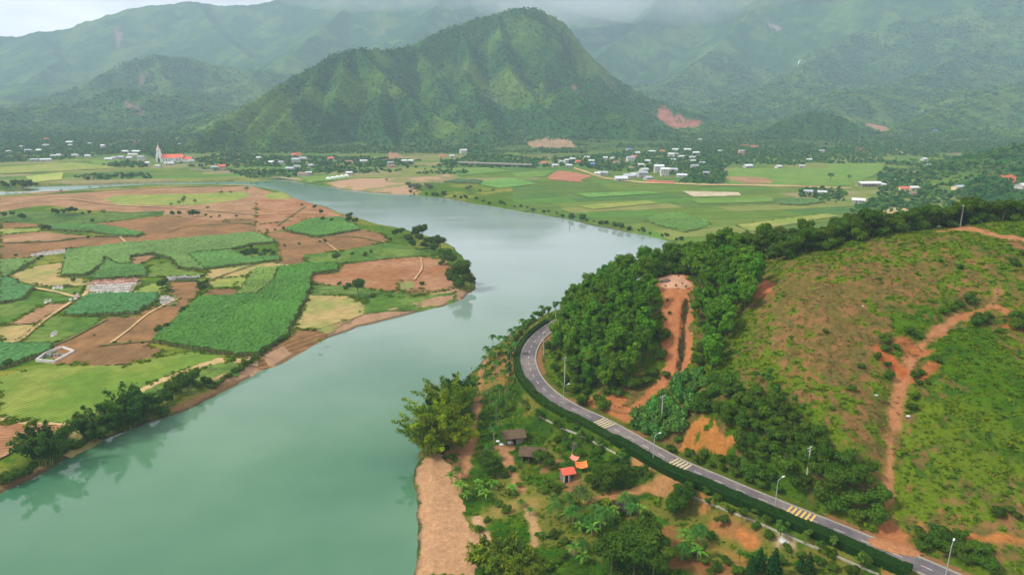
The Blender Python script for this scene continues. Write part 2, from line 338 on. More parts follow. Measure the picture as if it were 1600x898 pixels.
# =================================================================== TERRAIN
def C(*a):
    c = np.array(srgb(*a)); l = c.mean(); k = (1.18, .68) if a[1] > a[0] else (1.0, .74); return np.clip(l + (c - l) * k[0], .004, 1) * k[1]
GRASS = C(92, 118, 44); GRASSY = C(140, 142, 70); WEED = C(60, 98, 36); TAN = C(178, 150, 104); SOIL = C(160, 118, 80); CLAY = C(162, 100, 58); REDC = C(186, 112, 78); SAND = C(188, 150, 116)
FOR = C(54, 92, 50); FORL = C(86, 118, 58); DRY = C(112, 94, 52); MUD = C(90, 80, 60)
def mixc(c, d, t): return c * (1 - t[:, None]) + d * t[:, None]
def px_poly(pts, z=3): return np.array([P(u, v, z)[:2] for u, v in pts])
# vegetation cover of the right hill: (u, v, green 0..1)
VEG = [(1250, 440, .42), (1350, 400, .5), (1450, 390, .5), (1550, 370, .8), (1600, 365, .9), (1300, 480, .2), (1400, 450, .28), (1500, 440, .42), (1580, 440, .4), (1200, 420, .8), (1220, 520, .4), (1300, 560, .12), (1370, 520, .25), (1250, 600, .35), (1180, 560, .7), (1130, 560, .9), (1330, 640, .4), (1360, 600, .5),
       (1450, 520, .75), (1500, 560, 1.), (1560, 600, 1.), (1480, 640, .95), (1420, 580, .5), (1430, 640, .6), (1430, 720, .8), (1500, 700, 1.05), (1590, 680, 1), (1580, 560, .8), (1560, 640, .75), (1550, 500, .7), (1600, 520, .45), (1540, 750, .8), (1520, 800, .35), (1590, 800, .45), (1480, 820, .5), (1440, 780, .85), (1550, 840, .3), (1500, 860, .9), (1590, 880, .7), (1420, 820, .7), (1450, 870, .8), (1350, 740, .7), (1110, 680, .25), (1080, 670, .15), (1130, 710, .6), (1190, 730, .8), (960, 630, .3),
       (900, 600, .7), (880, 590, .75), (1210, 460, .55), (1380, 700, .6), (1300, 700, .6), (1160, 640, .6)]
SCARS = []
def build_terrain():
    rr = [40.0]
    while rr[-1] < 420: rr.append(rr[-1] + .62)
    while rr[-1] < 1500: rr.append(rr[-1] * 1.0030)
    while rr[-1] < 6600: rr.append(rr[-1] * 1.0050)
    rr = np.array(rr); th = np.radians(np.arange(-52, 52.01, .125))
    TH, RR = np.meshgrid(th, rr); X = RR * np.sin(TH); Y = RR * np.cos(TH)
    Z, S, HM, WHO = ground_parts(X, Y)
    n = X.size; nr, na = X.shape
    x, y, z, s, hm, who = [q.ravel() for q in (X, Y, Z, S, HM, WHO)]
    # canopy-scale relief on the far ranges
    am = sstep(4, 30, hm)
    z = z + am * ((fbm(x, y, 16, 3, 51) - .5) * 5 * sstep(2800, 2200, y) + (fbm(x, y, 30, 3, 55) - .5) * 16 * sstep(2200, 3000, y))
    # ---- colour
    n1 = fbm(x, y, 30, 4, 61); n2 = fbm(x, y, 3.0, 3, 63); n3 = fbm(x, y, 140, 4, 65); n4 = fbm(x, y, 60, 5, 67); n5 = fbm(x, y, 1.3, 2, 69)
    col = np.tile(GRASS, (n, 1))
    col = mixc(col, np.tile(GRASSY, (n, 1)), sstep(.42, .62, n1)); col = mixc(col, np.tile(WEED, (n, 1)), sstep(.52, .6, n2) * .6)
    # far plain: strips of meadow
    fp = (y > 380) & ((x > .0) | (y > 880))
    ang = .25; su = x * math.cos(ang) + y * math.sin(ang); sv = -x * math.sin(ang) + y * math.cos(ang)
    sv2 = sv + 14 * (fbm(x, y, 120, 2, 71) - .5)
    iy = np.floor(sv2 / 34); ix = np.floor((su + 60 * _h(iy, iy * 0, 3)) / (70 + 60 * _h(iy, iy * 0, 5)))
    hsh = _h(ix, iy, 11)
    pal = (lambda q: q * .72 + .28 * q.mean(1, keepdims=True) * np.array([1.25, 1.25, .6]))(np.array([C(96, 128, 56), C(112, 138, 58), C(132, 144, 74), C(84, 128, 62), C(140, 146, 82), C(104, 136, 50), C(150, 140, 92), C(92, 140, 56)]))
    pc = pal[(hsh * 7.99).astype(int)] * (0.8 + .4 * fbm(x, y, 12, 3, 73))[:, None]
    edge = np.minimum(sv2 / 34 - iy, 1 - (sv2 / 34 - iy)); pc = mixc(pc, np.tile(C(78, 96, 50), (n, 1)), (edge < .05) * .7 * (n1 > .4))
    col = np.where((fp & (hm < 3))[:, None], pc, col)
    wf = sstep(1230, 1420, y + 160 * (n3 - .5)) * (y > 1000); col = mixc(col, np.tile(C(76, 102, 54), (n, 1)) * (.7 + .6 * fbm(x, y, 25, 3, 83))[:, None], wf * .85)
    # mountains forest
    mt = sstep(1, 8, hm) * (y > 640)
    fc = mixc(np.tile(FOR, (n, 1)), np.tile(FORL, (n, 1)), sstep(.46, .66, n4 * .6 + n3 * .4)); fc = fc * (.75 + .5 * fbm(x, y, 22, 3, 75))[:, None]
    fc = mixc(fc, np.tile(C(116, 132, 72), (n, 1)), sstep(.6, .7, n3) * .35)
    col = mixc(col, fc, mt)
    # landslide scars and quarries: (u, v, half-width px, half-height px, colour)
    def scar(pts, c, nzamp=.5, zz=None):
        nonlocal col
        q = GS(pts, 9000)[:, :2]; SCARS.append(q); m = inside(x + (n2 - .5) * 10, y + (n1 - .5) * 50, q) & (n2 > .3); col[m] = (np.array(c) * (.8 + .4 * n5[m])[:, None])
    scar([(1012, 172), (1030, 170), (1060, 178), (1085, 187), (1103, 192), (1098, 197), (1060, 202), (1045, 199), (1030, 186)], C(166, 112, 88))
    scar([(822, 222), (840, 217), (870, 216), (895, 224), (900, 231), (860, 232), (830, 231)], C(170, 140, 106))
    scar([(1148, 230), (1160, 226), (1190, 228), (1180, 234), (1160, 236)], REDC)
    scar([(1343, 196), (1360, 193), (1385, 199), (1400, 203), (1398, 208), (1370, 205)], C(176, 128, 104))
    scar([(1325, 234), (1350, 230), (1358, 226), (1352, 236), (1335, 239)], C(180, 110, 90))
    scar([(1540, 275), (1548, 268), (1556, 274), (1548, 284)], REDC); scar([(1562, 275), (1572, 268), (1586, 274), (1588, 285), (1580, 290), (1574, 282)], REDC)
    scar([(215, 122), (222, 116), (227, 120), (224, 132), (218, 140)], C(122, 104, 84)); scar([(190, 156), (205, 164), (228, 180), (224, 183), (200, 170)], C(122, 104, 84))
    scar([(180, 42), (188, 40), (192, 52), (189, 70), (183, 78), (180, 60)], C(130, 116, 100)); scar([(595, 42), (601, 40), (602, 56), (598, 62)], C(126, 110, 96))
    scar([(888, 138), (896, 137), (906, 142), (900, 146)], C(150, 120, 90)); scar([(1200, 38), (1208, 33), (1220, 44), (1212, 50)], C(160, 140, 130))
    scar([(205, 222), (218, 218), (220, 228), (207, 229)], C(170, 120, 90)); scar([(455, 240), (468, 239), (470, 244), (456, 246)], REDC)
    scar([(1385, 236), (1400, 232), (1418, 236), (1412, 241), (1390, 242)], C(170, 160, 96)); scar([(600, 250), (608, 238), (622, 240), (630, 246), (612, 252)], C(170, 130, 100))
    # sandy shore far bank
    q = px_poly([(515, 283), (560, 279), (640, 279), (700, 272), (705, 276), (640, 288), (650, 302), (600, 301), (560, 298), (520, 292)]); m = inside(x + (n2 - .5) * 20, y + (n1 - .5) * 60, q) & (s > -1)
    col[m] = mixc(np.tile(C(186, 152, 120), (m.sum(), 1)), np.tile(C(140, 140, 84), (m.sum(), 1)), sstep(.5, .6, n1[m]))
    # peninsula shore sand
    dS = seg_dist(x, y, np.array([P(u, v)[:2] for u, v in [(385, 592), (440, 566), (500, 531), (560, 510), (620, 496), (690, 478), (722, 468)]]))
    m = (dS < 13 + 5 * (n1 - .5)) & (y < 420); col[m] = (SAND * .95) * (.8 + .4 * n2[m])[:, None]
    dL = seg_dist(x, y, np.array([P(u, v)[:2] for u, v in LB[:12]])); m = (dL < 3.2) & (n1 > .55) & (s > 0) & (y < 330); col[m] = C(156, 122, 80)
    # all banks: a thin muddy rim
    rim = sstep(1.6, .3, s) * (n1 > .45); col = mixc(col, np.tile(MUD, (n, 1)), rim * .8)
    # ---- near right bank
    nr_ = (y < 460) & (x > -45) & ~((y > 250) & (x < .25 * (y - 250) - 25)) & (s > -3)
    xi, yi = x[nr_], y[nr_]
    vp = GS([(u, v) for u, v, _ in VEG]); ww = 0; vv = 0
    for (vx, vy, _), (_, _, g) in zip(vp, VEG):
        k = 1 / ((xi - vx) ** 2 + (yi - vy) ** 2 + 20) ** 1.5; ww = ww + k; vv = vv + k * g
    vg = vv / ww + .07
    rd = seg_dist(xi, yi, ROAD_C)
    hillm = sstep(-1, 1, (xi - np.interp(yi, ROAD[::-1, 1], ROAD[::-1, 0])))
    nn = n1[nr_] * .26 + n2[nr_] * .46 + n5[nr_] * .28; nn = (nn - .5) * 2.6 + .5
    soilc = mixc(np.tile(DRY, (len(xi), 1)), np.tile(C(140, 104, 64), (len(xi), 1)), sstep(.4, .65, n5[nr_]))
    gc = mixc(np.tile(C(78, 108, 36), (len(xi), 1)), np.tile(C(100, 118, 46), (len(xi), 1)), sstep(.4, .6, n1[nr_])); gc = mixc(gc, np.tile(C(52, 88, 34), (len(xi), 1)), sstep(.5, .64, n2[nr_]) * .7)
    soilc = mixc(soilc, np.tile(C(98, 98, 44), (len(xi), 1)), sstep(.5, .62, n2[nr_]) * .6); hc = mixc(soilc, gc, sstep(nn - .12, nn + .12, vg))
    # lower bank: lush weeds with bare patches
    lc = mixc(gc, np.tile(C(58, 96, 32), (len(xi), 1)), sstep(.45, .6, n2[nr_])); lc = mixc(lc, np.tile(C(158, 112, 66), (len(xi), 1)), sstep(.60, .66, n1[nr_] * .8 + n5[nr_] * .2))
    n6 = fbm(xi, yi, 11, 4, 107); lc = mixc(lc, np.tile(C(126, 120, 52), (len(xi), 1)), sstep(.5, .6, n6) * .75); lc = mixc(lc, np.tile(C(44, 76, 30), (len(xi), 1)), sstep(.46, .38, n6) * .6)
    cc = mixc(lc, hc, hillm)
    def path(pts, wid, c, soft=.8):
        nonlocal cc
        q = GS([(p[0], p[1]) for p in pts]); wv = np.array([p[2] for p in pts]) if len(pts[0]) > 2 else np.full(len(pts), wid)
        d, e = seg_dist(xi, yi, np.c_[q[:, :2], wv], want=True); e = e[:, 0]
        cc = mixc(cc, (np.array(c)[None, :] * (.82 + .36 * n5[nr_])[:, None]), sstep(e + soft, e - soft, d + (n2[nr_] - .5) * 3.2))
    def patch(pts, c, thr=0.0):
        nonlocal cc
        q = GS(pts)[:, :2]; m = inside(xi + (n2[nr_] - .5) * 4, yi + (n1[nr_] - .5) * 8, q) & (n2[nr_] > thr)
        cc[m] = np.array(c)[None, :] * (.82 + .36 * n5[nr_][m])[:, None]
    # mud slide on the hill
    path([(1502, 493, 1.5), (1470, 510, 1.7), (1445, 530, 1.6), (1425, 555, 2.0), (1412, 580, 1.9), (1403, 610, 1.5), (1397, 650, 1.3), (1393, 690, 1.1), (1390, 730, .9), (1387, 770, .8), (1384, 805, .9), (1388, 830, 1.5), (1400, 852, 2.8)], 2, C(176, 122, 82))
    path([(1412, 575, 1.5), (1390, 562, 1.6), (1372, 545, 1.2)], 1, C(176, 100, 56)); path([(1440, 545, 2), (1425, 540, 3), (1410, 535, 2)], 2, C(164, 104, 62))
    path([(1502, 493), (1530, 486), (1548, 478), (1600, 500)], 1.1, C(178, 118, 74)); path([(1548, 478), (1560, 455)], .7, C(160, 116, 78))
    path([(1470, 362), (1520, 358), (1560, 370), (1610, 378)], 1.5, C(176, 124, 84)); path([(1508, 357), (1490, 356)], 3, C(178, 126, 84))
    path([(1470, 832), (1530, 838), (1600, 845)], .9, C(186, 120, 66)); path([(1585, 380), (1610, 395)], 2, C(150, 110, 74))
    path([(1440, 825), (1450, 832)], 1.3, C(176, 120, 66)); path([(1440, 590), (1455, 570)], 1.6, C(168, 104, 60)); path([(1570, 510), (1590, 512)], 1.2, C(176, 104, 58))
    # spur gully
    patch([(1026, 434), (1045, 429), (1072, 430), (1082, 446), (1076, 470), (1080, 520), (1080, 560), (1062, 585), (1040, 605), (1018, 612), (1015, 606), (1028, 590), (1036, 570), (1036, 520), (1036, 470), (1026, 450)], C(186, 122, 80))
    patch([(1028, 437), (1045, 431), (1068, 431), (1078, 446), (1070, 452), (1036, 452)], C(208, 160, 130))
    path([(1070, 470), (1069, 500), (1066, 540), (1062, 575)], .7, C(70, 62, 40), .3)
    patch([(945, 628), (958, 612), (975, 620), (985, 636), (1015, 628), (1000, 650), (985, 660), (960, 656), (940, 645)], C(174, 112, 66))
    path([(1020, 610), (1000, 630), (985, 645), (965, 656)], 2.2, C(176, 114, 68)); path([(1178, 436), (1196, 450), (1190, 460)], 2.2, C(186, 116, 76))
    patch([(1060, 706), (1075, 680), (1098, 652), (1112, 655), (1125, 680), (1150, 690), (1148, 712), (1120, 718), (1105, 700), (1085, 712)], C(182, 122, 62), .3)
    patch([(848, 575), (852, 590), (875, 612), (905, 630), (925, 643), (915, 640), (880, 622), (852, 602), (843, 585)], C(176, 116, 74))
    patch([(905, 625), (925, 618), (940, 630), (930, 640)], C(170, 112, 66), .4)
    # lower bank: sand beach, trails
    patch([(652, 905), (655, 850), (651, 800), (652, 742), (665, 715), (690, 712), (712, 740), (722, 790), (735, 830), (755, 850), (742, 905)], C(186, 144, 106))
    patch([(700, 720), (690, 700), (730, 700), (735, 730), (720, 760), (712, 745)], C(170, 122, 84), .4)
    path([(765, 553, .7), (752, 575, .9), (750, 610, 1.1), (745, 650, 1.2), (735, 700, 1.3), (725, 740, 1.6)], 1, C(176, 128, 88))
    path([(788, 700, 1.6), (796, 730, 1.2), (815, 765, .9)], 1, C(176, 130, 90)); path([(778, 698), (800, 700)], 1.6, C(176, 130, 92))
    path([(1000, 715, 2.5), (1040, 728, 3), (1060, 745, 2.6), (1030, 758, 1.6), (990, 768, 1.4), (950, 775, 1.6), (925, 780, 1.2)], 2, C(176, 130, 82)); path([(1020, 715), (1090, 752), (1100, 790)], 1.2, C(178, 124, 70))
    path([(820, 790), (838, 830), (835, 850)], 1.2, C(180, 146, 100)); path([(744, 810), (765, 845)], 1.0, C(196, 156, 120)); path([(775, 800), (800, 790), (830, 785)], 2.4, C(150, 130, 70), 2)
    path([(890, 745), (900, 760)], 2.5, C(150, 106, 70)); path([(1045, 830), (1055, 880), (1140, 890)], 2.2, C(140, 100, 58)); path([(870, 720), (850, 735)], 1.2, C(150, 110, 74))
    patch([(1140, 765), (1165, 770), (1250, 812), (1330, 845), (1380, 868), (1370, 872), (1280, 835), (1190, 805)], C(150, 112, 64), .55)
    path([(1120, 820), (1170, 840)], 2.4, C(160, 114, 66), 1.4); path([(1160, 835), (1175, 850)], 1.5, C(186, 120, 66)); path([(1220, 845), (1240, 850)], 1.4, C(186, 160, 120))
    path([(1100, 850), (1150, 870), (1180, 895)], 1.2, C(150, 118, 60), 1.2)
    # roadside margins
    cc = mixc(cc, np.tile(C(92, 106, 44), (len(xi), 1)), sstep(6.4, 5.2, rd) * .8)
    cc[(rd < 5.2) & (hillm > .5) & (n1[nr_] > .5)] = C(150, 112, 72)
    path([(1384, 820, 1.6), (1395, 845, 3.4), (1412, 858, 2.4)], 3, C(178, 116, 74), 1.2)
    cc = mixc(cc, np.tile(MUD, (len(xi), 1)), sstep(1.2, .2, s[nr_]) * .6)
    col[nr_] = cc
    # grooves: slide cut into the hill
    def groove(pts, depth, wd):
        q = GS(pts)[:, :2]; d = seg_dist(x, y, q); z[:] = z - np.where(y < 460, depth * sstep(wd, wd * .35, d), 0)
    groove([(1480, 505), (1445, 530), (1425, 555), (1412, 580), (1403, 610), (1397, 650), (1393, 690), (1390, 730), (1387, 770), (1386, 810)], 1.1, 4.2)
    groove([(1072, 475), (1069, 500), (1066, 540), (1062, 575)], 1.0, 1.6)
    global TERR
    sel = (y < 480) & (x > -45) & (s > .8) & (rr[0] + 60 < np.hypot(x, y)) & (np.abs(np.degrees(np.arctan2(x, y))) < 44) & nr_
    TERR = (np.c_[x, y, z][sel], col[sel], s[sel])
    V = np.c_[x, y, z]
    i = np.arange(nr - 1)[:, None] * na + np.arange(na - 1)[None, :]
    F = np.stack([i, i + 1, i + na + 1, i + na], -1).reshape(-1, 4)[:, ::-1]
    fy = y[F].mean(1); fx = x[F].mean(1); fw = who[F].max(1); fh = hm[F].mean(1)
    names = np.array([0] + [{'central': 1, 'left': 2, 'far': 3, 'right': 4}[r[0]] for r in RIDGES] + [2, 4])
    k = np.where((fh > 2.5) & (fy > 640), names[fw], 0)
    hillk = (fy < 450) & (z[F].mean(1) > 15.2); k = np.where(hillk, 5, k)
    mt_n = mat('ground_cover', rough=.95, attr=True, var=.22, vscale=1.2, coords='World', bump=.6, bscale=1.1, spec=.03)
    mt_f = mat('mountain_forest', rough=1, attr=True, var=.28, vscale=.045, coords='World', bump=.9, bscale=.05, spec=.02, detail=7)
    for kk, nm in enumerate(['ground', 'mountain', 'left_hills', 'far_range', 'right_range', 'near_hillside']):
        f = F[k == kk]
        if not len(f): continue
        u, inv = np.unique(f, return_inverse=True); f2 = inv.reshape(f.shape)
        me = np_mesh(nm, V[u], f2, mt_f if 1 <= kk <= 4 else mt_n, True, col[u])
        tag(add(nm, me), kind='structure')
build_terrain()
# outer base sheet to the horizon, under everything
mb = MB(); n = 64
ring = [(16000 * math.cos(2 * math.pi * k / n), 16000 * math.sin(2 * math.pi * k / n), -3.6) for k in range(n)]
mb.poly(ring); tag(mb.build('outer_ground', mat('outer_green', tuple(FOR), var=.3, vscale=.01, coords='World')), kind='structure')
# river surface
def build_river():
    m = bpy.data.materials.new('river_water'); m.use_nodes = True; N = m.node_tree.nodes; K = m.node_tree.links.new; b = N['Principled BSDF']
    g = N.new('ShaderNodeNewGeometry'); t = N.new('ShaderNodeTexNoise'); t.inputs['Scale'].default_value = .012; t.inputs['Detail'].default_value = 4; K(g.outputs['Position'], t.inputs['Vector'])
    r = N.new('ShaderNodeValToRGB'); r.color_ramp.elements[0].position = .35; r.color_ramp.elements[0].color = (*srgb(60, 106, 78), 1); r.color_ramp.elements[1].position = .7; r.color_ramp.elements[1].color = (*srgb(92, 128, 96), 1)
    K(t.outputs['Fac'], r.inputs[0])
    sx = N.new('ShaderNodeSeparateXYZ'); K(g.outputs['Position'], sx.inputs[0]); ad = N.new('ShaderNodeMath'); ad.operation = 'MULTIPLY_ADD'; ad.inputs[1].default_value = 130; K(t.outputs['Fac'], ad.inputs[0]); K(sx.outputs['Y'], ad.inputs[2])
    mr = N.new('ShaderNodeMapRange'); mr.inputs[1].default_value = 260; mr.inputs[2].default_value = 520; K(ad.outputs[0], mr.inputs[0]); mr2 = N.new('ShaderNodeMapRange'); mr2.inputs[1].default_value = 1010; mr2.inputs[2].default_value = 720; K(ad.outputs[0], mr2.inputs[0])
    mu = N.new('ShaderNodeMath'); mu.operation = 'MULTIPLY'; K(mr.outputs[0], mu.inputs[0]); K(mr2.outputs[0], mu.inputs[1]); mxs = N.new('ShaderNodeMix'); mxs.data_type = 'RGBA'; K(mu.outputs[0], mxs.inputs[0]); K(r.outputs[0], mxs.inputs[6]); mxs.inputs[7].default_value = (*srgb(134, 148, 142), 1); K(mxs.outputs[2], b.inputs['Base Color'])  # middle reach greyed: pale sky reflection put into the water colour
    t3 = N.new('ShaderNodeTexNoise'); t3.inputs['Scale'].default_value = .02; t3.inputs['Detail'].default_value = 6; mp3 = N.new('ShaderNodeMapping'); mp3.inputs['Scale'].default_value = (.35, 1.6, 1); mp3.inputs['Rotation'].default_value = (0, 0, .5); K(g.outputs['Position'], mp3.inputs['Vector']); K(mp3.outputs[0], t3.inputs['Vector'])
    r3 = N.new('ShaderNodeMapRange'); r3.inputs[1].default_value = .4; r3.inputs[2].default_value = .66; r3.inputs[3].default_value = .02; r3.inputs[4].default_value = .15; K(t3.outputs['Fac'], r3.inputs[0]); K(r3.outputs[0], b.inputs['Roughness'])
    b.inputs['IOR'].default_value = 1.42; b.inputs['Specular IOR Level'].default_value = .5
    t2 = N.new('ShaderNodeTexNoise'); t2.inputs['Scale'].default_value = .55; t2.inputs['Detail'].default_value = 4; K(g.outputs['Position'], t2.inputs['Vector'])
    bm = N.new('ShaderNodeBump'); bm.inputs['Strength'].default_value = .07; bm.inputs['Distance'].default_value = .25; K(t2.outputs['Fac'], bm.inputs['Height'])
    K(bm.outputs[0], b.inputs['Normal'])
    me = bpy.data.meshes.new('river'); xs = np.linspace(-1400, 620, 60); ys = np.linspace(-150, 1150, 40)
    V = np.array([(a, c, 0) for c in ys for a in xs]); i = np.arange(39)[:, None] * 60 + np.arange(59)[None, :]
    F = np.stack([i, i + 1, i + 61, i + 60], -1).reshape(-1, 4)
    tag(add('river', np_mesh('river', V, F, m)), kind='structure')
build_river()
# =================================================================== HAZE
HAZE = 1.3e-4
def build_haze():
    mb = MB(); mb.box((500, 2700, 640), (21000, 8000, 1290)); m = bpy.data.materials.new('haze_air'); m.use_nodes = True; N = m.node_tree.nodes; N.clear()
    o = N.new('ShaderNodeOutputMaterial'); v = N.new('ShaderNodeVolumePrincipled'); v.inputs['Color'].default_value = (.61, .77, 1, 1); v.inputs['Density'].default_value = HAZE
    v.inputs['Anisotropy'].default_value = 0; m.node_tree.links.new(v.outputs[0], o.inputs['Volume'])
    tag(mb.build('haze', m), kind='stuff')

build_haze()
def low_cloud(u, v, Y, rx, ry, rz, dens):
    c = PD(u, v, Y); k1, k2 = 28, 14; th = np.linspace(0, 2 * np.pi, k1, endpoint=False); ph = np.linspace(-1.57, 1.57, k2); TH, PH = np.meshgrid(th, ph); w_ = 1 + .16 * np.sin(TH * 3 + u) * np.cos(PH * 2)
    V = np.stack([c[0] + rx * w_ * np.cos(TH) * np.cos(PH), c[1] + ry * w_ * np.sin(TH) * np.cos(PH), c[2] + rz * np.sin(PH)], -1).reshape(-1, 3)
    F = [(j * k1 + i, j * k1 + (i + 1) % k1, (j + 1) * k1 + (i + 1) % k1, (j + 1) * k1 + i) for j in range(k2 - 1) for i in range(k1)]
    m = bpy.data.materials.new('mist'); m.use_nodes = True; N = m.node_tree.nodes; N.clear(); o = N.new('ShaderNodeOutputMaterial'); vv = N.new('ShaderNodeVolumePrincipled'); vv.inputs['Color'].default_value = (.97, .97, 1, 1); vv.inputs['Density'].default_value = dens; vv.inputs['Anisotropy'].default_value = 0
    m.node_tree.links.new(vv.outputs[0], o.inputs['Volume']); tag(add('low_cloud', np_mesh('low_cloud', V, F, m)), 'soft low cloud resting on the far ridge tops', 'cloud', kind='stuff')
low_cloud(880, 0, 4900, 620, 480, 200, 7e-4); low_cloud(1080, -20, 4500, 900, 480, 230, 6e-4); low_cloud(600, -25, 4700, 900, 480, 170, 4.5e-4); low_cloud(1420, -60, 4300, 1000, 480, 200, 3.5e-4)
# =================================================================== ROAD
RN = np.zeros_like(ROAD); RN[1:-1] = ROAD[2:] - ROAD[:-2]; RN[0] = ROAD[1] - ROAD[0]; RN[-1] = ROAD[-1] - ROAD[-2]
RN /= np.linalg.norm(RN, axis=1)[:, None]; RN = np.c_[RN[:, 1], -RN[:, 0]]   # to the right of travel (travel = from far end to the camera) ...
RS = np.r_[0, np.cumsum(np.linalg.norm(np.diff(ROAD, axis=0), axis=1))]
# the hill lies to the +X side: flip so that +offset is the river side
_c = np.argmin(np.abs(ROAD[:, 1] - 150)); RIVSIDE = 1 if RN[_c, 0] < 0 else -1
def road_at(sv, off):
    x = np.interp(sv, RS, ROAD[:, 0]); y = np.interp(sv, RS, ROAD[:, 1]); nx = np.interp(sv, RS, RN[:, 0]); ny = np.interp(sv, RS, RN[:, 1])
    return x + nx * off * RIVSIDE, y + ny * off * RIVSIDE
def road_s(u, v, z=RZ):
    x, y, _ = P(u, v, z); return RS[np.argmin((ROAD[:, 0] - x) ** 2 + (ROAD[:, 1] - y) ** 2)]
def strip(name, s0, s1, o0, o1, z, m, hgt=0, step=1.5, kind='structure', wob=0):
    sv = np.linspace(s0, s1, max(2, int((s1 - s0) / step))); x0, y0 = road_at(sv, o0); x1, y1 = road_at(sv, o1); n = len(sv)
    z = np.broadcast_to(z, (n,))
    if hgt:
        V = np.concatenate([np.c_[x0, y0, z - .6], np.c_[x0, y0, z + hgt], np.c_[x1, y1, z + hgt], np.c_[x1, y1, z - .6]]); F = []
        for k in range(3):
            i = np.arange(n - 1) + k * n; F.append(np.c_[i, i + 1, i + n + 1, i + n])
        F.append([[0, n, 2 * n, 3 * n]]); F.append([[4 * n - 1, 3 * n - 1, 2 * n - 1, n - 1]]); F = np.concatenate(F)
    else:
        V = np.concatenate([np.c_[x0, y0, z], np.c_[x1, y1, z]]); i = np.arange(n - 1); F = np.c_[i, i + 1, i + n + 1, i + n]
    o = add(name, np_mesh(name, V, F, m, False)); 
    if kind: o['kind'] = kind
    return o
asph = mat('asphalt', srgb(98, 92, 94), .9, .26, .5, coords='World', c2=srgb(122, 112, 108), c2scale=.07, bump=.2, bscale=4)
conc = mat('kerb_concrete', srgb(158, 150, 136), .9, .2, .8, coords='World'); white = mat('road_white', srgb(196, 192, 182), .7, .3, 2, coords='World'); yel = mat('road_yellow', srgb(214, 178, 92), .8, .2, 2, coords='World'); cream = mat('road_cream', srgb(196, 180, 136), .8, .2, 2, coords='World')
SE = RS[-1]
strip('road', 0, SE, -2.75, 2.75, RZ, asph)
strip('kerb_strip', 0, SE, 2.75, 2.95, RZ, conc, .13); strip('kerb_strip', 0, SE, -3.0, -2.75, RZ, conc, .10)
strip('road_line', 0, SE, 2.55, 2.63, RZ + .006, white); strip('road_line', 0, SE, -2.63, -2.55, RZ + .006, white)
def dashes():
    V = []; F = []; sv = 4.0
    while sv < SE - 4:
        for q in ((0, sv, .13), ):
            a = road_at(np.array([sv, sv + 1.2, sv + 2.4]), -.08); b = road_at(np.array([sv, sv + 1.2, sv + 2.4]), .08); i0 = len(V)
            for k in range(3): V.append((a[0][k], a[1][k], RZ + .008)); V.append((b[0][k], b[1][k], RZ + .008))
            F += [(i0, i0 + 2, i0 + 3, i0 + 1), (i0 + 2, i0 + 4, i0 + 5, i0 + 3)]
        sv += 6.0
    tag(add('road_marking', np_mesh('dash', V, F, white, False)), kind='structure')
    for (u, v, nb) in [(943, 660, 5), (1068, 723, 5), (1248, 799, 6)]:
        s0 = road_s(u, v); V = []; F = []
        for k in range(nb):
            a = s0 + (k - nb / 2) * 1.1; i0 = len(V)
            for ss, oo in ((a, -2.4), (a + .5, -2.4), (a + .5, 2.4), (a, 2.4)):
                q = road_at(ss, oo); V.append((float(q[0]), float(q[1]), RZ + .012))
            F.append((i0, i0 + 1, i0 + 2, i0 + 3))
        tag(add('rumble_marking', np_mesh('rumble', V, F, yel if u > 1200 else cream, False)), kind='structure')
dashes()
# =================================================================== FIELDS
def Z5(pts): return [(x / 2.9925, 270 + y / 2.9925) for x, y in pts]
def Z6(pts): return [(400 + x / 2.9925, 270 + y / 2.9925) for x, y in pts]
_fk = [0]
MARG = []
def wob_poly(q, amp=.9, step=1.6):
    out = []; q = np.asarray(q); L_ = np.linalg.norm(np.roll(q, -1, 0) - q, axis=1)
    for i in range(len(q)):
        t = RNG.random(int(L_[i] * 1.3))[:, None]; (MARG.append if q[i][1] < 620 else (lambda z_: 0))(q[i] * (1 - t) + q[(i + 1) % len(q)] * t + RNG.normal(0, .9, (len(t), 2)))
    for i in range(len(q)):
        a, b = q[i], q[(i + 1) % len(q)]; n = max(1, int(np.linalg.norm(b - a) / step))
        for k in range(n):
            p = a + (b - a) * k / n; w_ = (fbm(np.array([p[0]]), np.array([p[1]]), 9, 3, 101)[0] - .5, fbm(np.array([p[0]]), np.array([p[1]]), 9, 3, 102)[0] - .5); out.append(p + np.array(w_) * 2.6 * min(amp, 1) + (RNG.random(2) - .5) * 1.1 * min(amp, 1))
    return np.array(out)
def plot(px, m, name='field', z=3.0, amp=.9):
    _fk[0] += 1; q = wob_poly(px_poly(px, z), amp); zz = z + .03 + .012 * _fk[0]
    hz_ = H(q[:, 0], q[:, 1]) + .05 + .012 * _fk[0]; vs = [Vector((a, b, min(zz, h_))) for (a, b), h_ in zip(q, hz_)]; tri = tessellate_polygon([vs])
    o = add(name, np_mesh(name, [tuple(v) for v in vs], tri, m, False)); o['kind'] = 'structure'; return o
